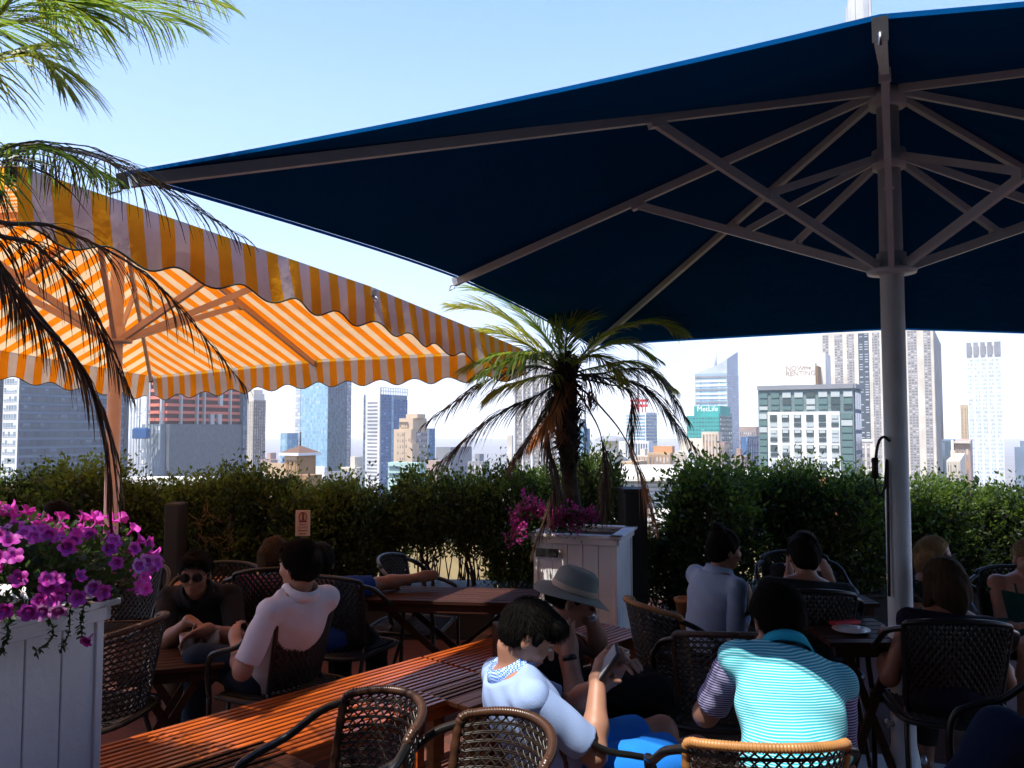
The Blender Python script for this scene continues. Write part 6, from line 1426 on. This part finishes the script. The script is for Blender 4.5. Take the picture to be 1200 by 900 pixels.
# woman in the hat
f = U([0.95, 0.25, 0]); pv = U(at(655, 840, 3.75)); pv[2] = 0.50
hat = person('woman in black with a grey brimmed hat resting her cheek on her fist', pv, V3(655, 738, 3.75), f, [V3(745, 812, 3.7), V3(762, 800, 3.85)], [V3(790, 900, 3.75), V3(745, 930, 3.95)],
    [dict(e=V3(672, 800, 3.53), w=V3(664, 750, 3.55), d=nv(U([-0.1, 0.1, 1])), n=U([0.2, 0.9, 0]), c=0.7, s=-1), dict(e=V3(712, 768, 3.80), w=V3(691, 718, 3.72), d=nv(U([-0.35, -0.1, 0.9])), n=U([-0.9, 0, -0.1]), c=0.9, s=1)],
    look=U([0.88, -0.12, -0.35]), S=0.98, h=0.007, skin=0, hair=H_brn, hairstyle='pulled', shirt=C_bk, straps=True, sleeve=0, pants=C_bk, pant_len=1.85, back=0.03, wmul=0.92, headup=(0.3, 0, 0.95), shoes=C_dk)
M_watch = mat('white_watch_strap', (0.6, 0.6, 0.62), 0.4)
band(hat, 'wristband', hat['el'][1], hat['wr'][1], 0.88, 0.031, 0.03, M_watch, (0, -1, 0.2)); band(hat, 'bracelet', hat['el'][0], hat['wr'][0], 0.90, 0.032, 0.022, M_black)
for (kn_, an_, t, r) in ((hat['hp'][1], hat['kn'][1], 0.9, 0.06), (hat['hp'][0], hat['kn'][0], 0.86, 0.07)):   # torn knees
    b = MB(); c_ = Vector(kn_+(an_-kn_)*t-hat['L0'])+Vector((0, -0.03, 0.028)); b.lathe([(0.0001, 0.036), (0.012, 0.035), (0.022, 0.032), (0.03, 0.026)], 14, c_, R=Matrix.Rotation(0.5, 3, 'X')); b.build('torn_knee', M_skin[0], hat['root'])
hh = hat['hl']; Hm = Matrix(hat['H'].tolist()); M_hat = mat('grey_felt', (0.17, 0.20, 0.195), 0.9, var=0.1, bump=0.2, bscale=200); M_hb = mat('cream_hat_band', (0.36, 0.29, 0.23), 0.8)
ho = thing('sun_hat', 'grey felt hat with a cream band on the woman beside the palm planter', 'hat', tuple(hh(0, -0.012, 0.045))); Rh = Hm@Matrix.Rotation(0.06, 3, 'X')
b = MB(); b.lathe([(0.106, 0.0), (0.104, 0.03), (0.099, 0.062), (0.09, 0.085), (0.066, 0.100), (0.03, 0.102), (0.0, 0.096)], 40, R=Rh); b.build('crown', M_hat, ho)
b = MB(); nseg = 48; V = []
for r, z0, wv in ((0.100, 0.0, 0), (0.125, -0.003, .004), (0.15, -0.010, .009), (0.172, -0.016, .014), (0.174, -0.019, .014), (0.15, -0.014, .009), (0.1, -0.005, 0)):
    for k in range(nseg): a = 2*PI*k/nseg; V.append(Rh@Vector((r*math.cos(a), r*1.05*math.sin(a), z0+wv*math.sin(2*a+0.7)-wv*0.6)))
b.add(V, [(j*nseg+k, j*nseg+(k+1) % nseg, (j+1)*nseg+(k+1) % nseg, (j+1)*nseg+k) for j in range(6) for k in range(nseg)], 0, True); b.build('brim', M_hat, ho)
b = MB(); b.lathe([(0.1075, 0.003), (0.1085, 0.006), (0.1065, 0.026), (0.105, 0.028)], 40, R=Rh); b.build('hat_band', M_hb, ho)
# white polo man
f = U([-0.75, 0.62, 0]); pv = U(at(318, 820, 4.05)); pv[2] = 0.50
wpm = person('man in white polo and jeans seen from behind, in the mesh chair at left', pv, V3(352, 697, 3.88), f, [V3(232, 772, 4.05), V3(222, 765, 4.45)], [V3(225, 860, 4.1), V3(212, 828, 4.6)],
    [dict(e=V3(330, 760, 4.25), w=V3(280, 752, 4.3), c=0.6), dict(e=V3(288, 778, 3.72), w=V3(274, 742, 4.0), d=U([-0.3, 0.5, 0.5]), n=U([0.3, 0.6, -0.2]), c=0.7, s=-1)],
    look=U([-0.90, 0.45, -0.02]), S=0.97, h=0.007, skin=0, hair=H_brn, shirt=C_wp, sleeve=0.85, pants=C_jean, pant_len=1.85, collar=C_wc, back=0.03, wmul=1.0, shoes=C_sk)
# sunglasses man
f = U([0.12, -1, 0]); pv = U(at(252, 760, 4.85)); pv[2] = 0.50
sgm = person('man in a black polo and round sunglasses leaning forward beside the petunias', pv, V3(232, 696, 4.45), f, [V3(205, 765, 4.45), V3(300, 762, 4.5)], [V3(205, 860, 4.6), V3(300, 860, 4.6)],
    [dict(e=V3(194, 738, 4.35), w=V3(228, 722, 4.18), d=U([0.9, -0.2, -0.3]), n=U([0.1, -0.3, -0.9]), c=0.5, s=-1), dict(e=V3(278, 746, 4.35), w=V3(246, 738, 4.16), d=U([-0.85, -0.2, -0.35]), n=U([0, -0.5, -0.8]), c=0.45, s=1)],
    look=U([0.18, -0.97, -0.10]), S=0.97, h=0.007, skin=1, hair=H_blk, shirt=C_bk, sleeve=0.85, pants=C_kh, pant_len=1.8, collar=C_bk, back=0.02, shoes=C_dk)
band(sgm, 'watch', sgm['el'][1], sgm['wr'][1], 0.9, 0.029, 0.016, M_steel, (0, -1, 0.3))
def glasses(p, m, lens, r=0.025, name='sunglasses'):
    b = MB(); L0 = p['L0']; hl = p['hl']
    for s_ in (1, -1):
        c_ = hl(s_*0.032, 0.106, 0.004); pts = [Vector(c_+p['H']@np.array([math.cos(a)*r*1.05, -0.002*abs(math.cos(a)), math.sin(a)*r*0.95])-L0) for a in np.linspace(0, 2*PI, 25)]; b.tube(pts, 0.0018, 5)
        V = [Vector(c_-L0)]+pts[:-1]; b.add(V, [(0, 1+k, 1+(k+1) % 24) for k in range(24)], 1)
        b.tube([Vector(hl(s_*0.057, 0.10, 0.01)-L0), Vector(hl(s_*0.078, 0.05, 0.012)-L0), Vector(hl(s_*0.080, -0.01, 0.006)-L0)], 0.002, 5)
    b.tube([Vector(hl(-0.008, 0.106, 0.01)-L0), Vector(hl(0.008, 0.106, 0.01)-L0)], 0.002, 5); b.build(name, [m, lens], p['root'])
M_lens = mat('dark_lens', (0.006, 0.006, 0.007), 0.08)
glasses(sgm, M_black, M_lens)
# far left head
person('dark haired woman whose head just shows above the petunias', V3(72, 730, 5.6)*[1, 1, 0]+[0, 0, 0.5], V3(72, 628, 5.6), U([-0.8, -0.5, 0]), [V3(20, 800, 5.4), V3(10, 800, 5.3)], [V3(20, 900, 5.4), V3(10, 900, 5.3)],
    [dict(e=V3(60, 690, 5.8), w=V3(40, 700, 5.5)), dict(e=V3(60, 690, 5.3), w=V3(40, 700, 5.2))], look=U([-0.75, -0.6, -0.1]), S=0.95, h=0.011, skin=2, hair=H_blk, hairstyle='pulled', shirt=C_bk, sleeve=0.5, pants=C_jean, pant_len=1.8)
# pink woman
person('brown haired woman in pink seen over the shoulder of the man in the white polo', V3(318, 760, 5.0)*[1, 1, 0]+[0, 0, 0.5], V3(318, 676, 5.0), U([-0.3, 0.9, 0]), [V3(290, 740, 5.4), V3(330, 740, 5.45)], [V3(290, 840, 5.4), V3(330, 840, 5.45)],
    [dict(e=V3(340, 715, 5.05), w=V3(340, 720, 5.3)), dict(e=V3(300, 715, 4.98), w=V3(295, 720, 5.2))], look=U([0.5, 0.85, -0.1]), S=0.90, h=0.010, skin=0, hair=H_dbl, hairstyle='bob', shirt=C_pk, sleeve=0.5, pants=C_jean, pant_len=1.8)
# blue shirt
person('man in a royal blue shirt with one arm stretched along a chair', V3(398, 790, 4.75)*[1, 1, 0]+[0, 0, 0.5], V3(378, 690, 4.75), U([0.4, 0.9, 0]), [V3(440, 760, 5.1), V3(400, 760, 5.2)], [V3(450, 860, 5.1), V3(400, 860, 5.2)],
    [dict(e=V3(424, 686, 4.80), w=V3(458, 682, 4.95), c=0.4), dict(e=V3(352, 730, 4.7), w=V3(350, 740, 4.95))], look=U([-0.2, 1, 0]), S=0.98, h=0.009, skin=1, hair=H_blk, shirt=C_bl, sleeve=0.72, pants=C_bk, pant_len=1.8)
# right hand group
person('man in a pale blue long sleeved shirt sitting sideways by the hedge', V3(835, 790, 4.65)*[1, 1, 0]+[0, 0, 0.5], V3(842, 674, 4.65), U([0.85, 0.45, 0]), [V3(900, 760, 4.8), V3(890, 755, 5.0)], [V3(905, 860, 4.8), V3(890, 860, 5.0)],
    [dict(e=V3(862, 732, 4.5), w=V3(880, 700, 4.7), d=U([0, 0.1, 1]), c=0.5), dict(e=V3(860, 725, 4.9), w=V3(885, 715, 5.0))], look=U([0.93, 0.30, -0.1]), S=0.97, h=0.009, skin=1, hair=H_blk, hairstyle='bun', shirt=C_cham, sleeve=1.7, pants=C_bk, pant_len=1.8, collar=C_cham, back=0.04)
person('broad man in a dark shirt seen from behind, beyond the man in turquoise', V3(945, 820, 4.35)*[1, 1, 0]+[0, 0, 0.5], V3(945, 684, 4.40), U([0.1, 1, 0]), [V3(985, 760, 4.75), V3(915, 760, 4.75)], [V3(985, 860, 4.75), V3(915, 860, 4.75)],
    [dict(e=V3(996, 742, 4.4), w=V3(998, 750, 4.7)), dict(e=V3(900, 742, 4.4), w=V3(905, 750, 4.7))], look=U([0.05, 1, -0.1]), S=1.0, h=0.009, skin=1, hair=H_blk, shirt=C_dt, sleeve=0.8, pants=C_jean, pant_len=1.8, wmul=1.15, back=0.03)
person('person with raised hands facing us, mostly hidden behind the broad dark shirted man', V3(938, 740, 5.35)*[1, 1, 0]+[0, 0, 0.52], V3(942, 668, 5.35), U([0, -1, 0]), [V3(910, 745, 5.0), V3(980, 745, 5.0)], [V3(910, 860, 5.1), V3(980, 860, 5.1)],
    [dict(e=V3(912, 712, 5.2), w=V3(924, 676, 5.15), d=U([0.1, 0, 1]), c=0.4), dict(e=V3(985, 712, 5.2), w=V3(970, 672, 5.15), d=U([-0.4, 0, 1]), c=0.4)], look=U([0, -1, 0]), S=0.97, h=0.009, skin=0, hair=H_dbl, hairstyle='pulled', shirt=C_bk, sleeve=0.4, pants=C_bk, pant_len=1.8)
# turquoise man
pv = V3(922, 900, 2.50); pv[2] = 0.50
tq = person('man in turquoise striped polo seen from behind with a hand at his neck', pv, V3(920, 773, 2.82), U([0.02, 1, 0]), [V3(952, 850, 3.2), V3(895, 850, 3.2)], [V3(952, 1000, 3.2), V3(890, 1000, 3.2)],
    [dict(e=V3(984, 868, 2.78), w=V3(965, 880, 3.0)), dict(e=V3(836, 822, 2.90), w=V3(884, 764, 2.93), d=U([0.35, -0.25, 0.75]), n=U([0.7, -0.3, -0.35]), c=0.7, s=1)], look=U([0.05, 0.85, -0.45]), S=1.04, h=0.006, skin=0, hair=H_brn, shirt=C_tq, sleeve=0.80, sleeve_m=C_ps, pants=C_bk, pant_len=1.8, collar=C_tqc, back=0.05, wmul=0.97, headup=(0, 0.4, 0.9))
p1 = person('blond woman wearing sunglasses just right of the big white pole', V3(1095, 780, 5.1)*[1, 1, 0]+[0, 0, 0.5], V3(1090, 676, 5.05), U([0.5, -0.8, 0]), [V3(1060, 745, 4.7), V3(1120, 745, 4.7)], [V3(1060, 860, 4.7), V3(1120, 860, 4.7)],
    [dict(e=V3(1075, 730, 4.95), w=V3(1070, 740, 4.8)), dict(e=V3(1120, 730, 4.95), w=V3(1110, 740, 4.8))], look=U([0.75, -0.62, -0.1]), S=0.93, h=0.008, skin=0, hair=H_bld, hairstyle='bob', shirt=C_bk, sleeve=0.3, pants=C_bk, pant_len=1.8); glasses(p1, M_black, M_lens)
person('woman with dark blond bob and navy top seen from behind, right of the pole', V3(1110, 850, 3.7)*[1, 1, 0]+[0, 0, 0.5], V3(1112, 722, 3.72), U([0.15, 1, 0]), [V3(1150, 790, 4.1), V3(1085, 790, 4.1)], [V3(1150, 900, 4.1), V3(1085, 900, 4.1)],
    [dict(e=V3(1168, 768, 3.72), w=V3(1172, 770, 3.95)), dict(e=V3(1052, 768, 3.75), w=V3(1035, 758, 3.95))], look=U([-0.15, 1, -0.1]), S=0.98, h=0.009, skin=1, hair=H_dbl, hairstyle='bob', shirt=C_nv, sleeve=0.12, pants=C_bk, pant_len=1.8)
person('woman in a green strappy dress with pinned up blond hair, at right edge', V3(1200, 790, 4.75)*[1, 1, 0]+[0, 0, 0.52], V3(1203, 682, 4.75), U([-0.3, -0.95, 0]), [V3(1150, 760, 4.4), V3(1205, 760, 4.35)], [V3(1150, 860, 4.4), V3(1200, 860, 4.4)],
    [dict(e=V3(1176, 738, 4.7), w=V3(1205, 735, 4.45), d=U([1, -0.2, 0]), c=0.4), dict(e=V3(1235, 738, 4.7), w=V3(1210, 740, 4.5))], look=U([-0.35, -0.9, -0.15]), S=0.95, h=0.008, skin=0, hair=H_bld, hairstyle='pulled', shirt=C_gr, straps=True, sleeve=0, pants=C_gr, pant_len=0.98, wmul=0.95)
pv = V3(1100, 905, 2.7); pv[2] = 0.48; 
person('person in blue jeans cut by the bottom right corner, one knee raised', V3(1290, 900, 2.75)*[1, 1, 0]+[0, 0, 0.42], V3(1385, 720, 2.8), U([-0.9, 0.2, 0]), [V3(1190, 960, 2.6), V3(1168, 852, 2.72)], [V3(1160, 1050, 2.6), V3(1070, 1000, 2.6)],
    [dict(e=V3(1340, 860, 2.6), w=V3(1280, 880, 2.6)), dict(e=V3(1340, 860, 3.0), w=V3(1280, 880, 3.0))], look=U([-0.9, 0.2, 0]), S=1.0, h=0.009, skin=1, hair=H_blk, shirt=C_bk, sleeve=0.6, pants=C_jean2, pant_len=1.9, shoes=C_dk)

# ---- chairs for them
put_chair(ch_w, -0.55, 2.46, (-0.80, -0.55), 'left of the two near brown wicker armchairs at the bottom centre')
put_chair(ch_w, -0.17, 2.26, (-0.80, -0.50), 'right of the two near brown wicker armchairs at the bottom centre')
q = onz(112, 745, 0.83); put_chair(ch_w, q.x-0.10, q.y+0.22, (-0.85, 0.10), 'wicker armchair tucked behind the big flower planter at the left')
c_ = wpm['L0']; put_chair(ch_m, c_[0]+0.10, c_[1]-0.04, (-0.92, 0.38), 'black mesh backed chair holding the man in the white polo')
put_chair(ch_w, 0.93, 3.66, (0.08, 1.0), 'empty dark wicker armchair seen back on between the phone man and the man in turquoise')
c_ = tq['L0']; put_chair(ch_t, c_[0]-0.11, c_[1]-0.02, (0.02, 1), 'wicker armchair with a tan top rail at the bottom edge, under the man in turquoise')
c_ = phn['L0']; o = put_chair(ch_w, c_[0]-0.0, c_[1]+0.05, (0.93, 0.30), 'wicker armchair holding the man looking at his phone'); o.scale = (1, 1, 0.84)
q = onz(752, 712, 0.83); put_chair(ch_t, q.x+0.22, q.y+0.10, (0.9, 0.35), 'side on wicker armchair with sunlit tan rail, right of the palm planter')
c_ = sgm['L0']; put_chair(ch_m, c_[0], c_[1]+0.05, (0.12, -1), 'dark mesh chair under the man in sunglasses')
put_chair(ch_m, -2.45, 5.15, (0.1, -1), 'dark empty mesh chair half hidden by the petunias, left of the man in sunglasses')
for nm_, px, py, Y, fc, lab in (('a', 318, 0, 5.0, (-0.3, .9), 'dark mesh chair under the woman in pink'), ('b', 398, 0, 4.75, (.4, .9), 'dark mesh chair under the man in royal blue'), ('c', 945, 0, 4.35, (.1, 1), 'dark mesh chair under the broad man in the dark shirt'),
    ('d', 1110, 0, 3.7, (.15, 1), 'dark mesh chair with a straight top under the woman with the dark blond bob'), ('f', 1200, 0, 4.75, (-.3, -.95), 'dark mesh chair under the woman in green'),
    ('g', 1095, 0, 5.1, (.5, -.8), 'dark mesh chair under the blond woman in sunglasses'), ('h', 72, 0, 5.6, (-.8, -.5), 'dark mesh chair under the woman behind the petunias'), ('i', 938, 0, 5.35, (0, -1), 'dark mesh chair under the half hidden person facing the camera'), ('j', 1235, 0, 2.75, (-.9, .2), 'dark mesh chair under the person in blue jeans')):
    q = at(px, 700, Y); put_chair(ch_m, q.x, q.y, fc, lab)
q = at(478, 700, 5.3); put_chair(ch_m, q.x, q.y, (0.97, -0.22), 'empty mesh chair turned away beside the long reddish table')
slat_piece('wooden_stool', 'dark wooden stool under the man in the pale blue shirt', 'stool', at(835, 700, 4.65).x, 4.65, 0.5, 0.42, 0.42, 0.42, 5, 0.01, M_dwood)
slat_piece('wooden_armchair', 'dark red wooden slatted seat under the woman in the hat', 'chair', hat['L0'][0]+0.05, hat['L0'][1]+0.02, 0.25, 0.55, 0.5, 0.42, 6, 0.01, M_dwood)
ro = [o for o in COL.objects if o.name.startswith('wooden_armchair')][0]
b = MB(); b.box((0.02, 0.29, 0.66), (0.5, 0.055, 0.035), bev=0.004); b.box((0.24, 0.29, 0.33), (0.05, 0.045, 0.64), bev=0.003); b.build('armrest', M_dwood, ro)
b = MB(); b.box((-0.29, 0.0, 0.60), (0.03, 0.5, 0.36), bev=0.004); b.build('backrest', M_dwood, ro)
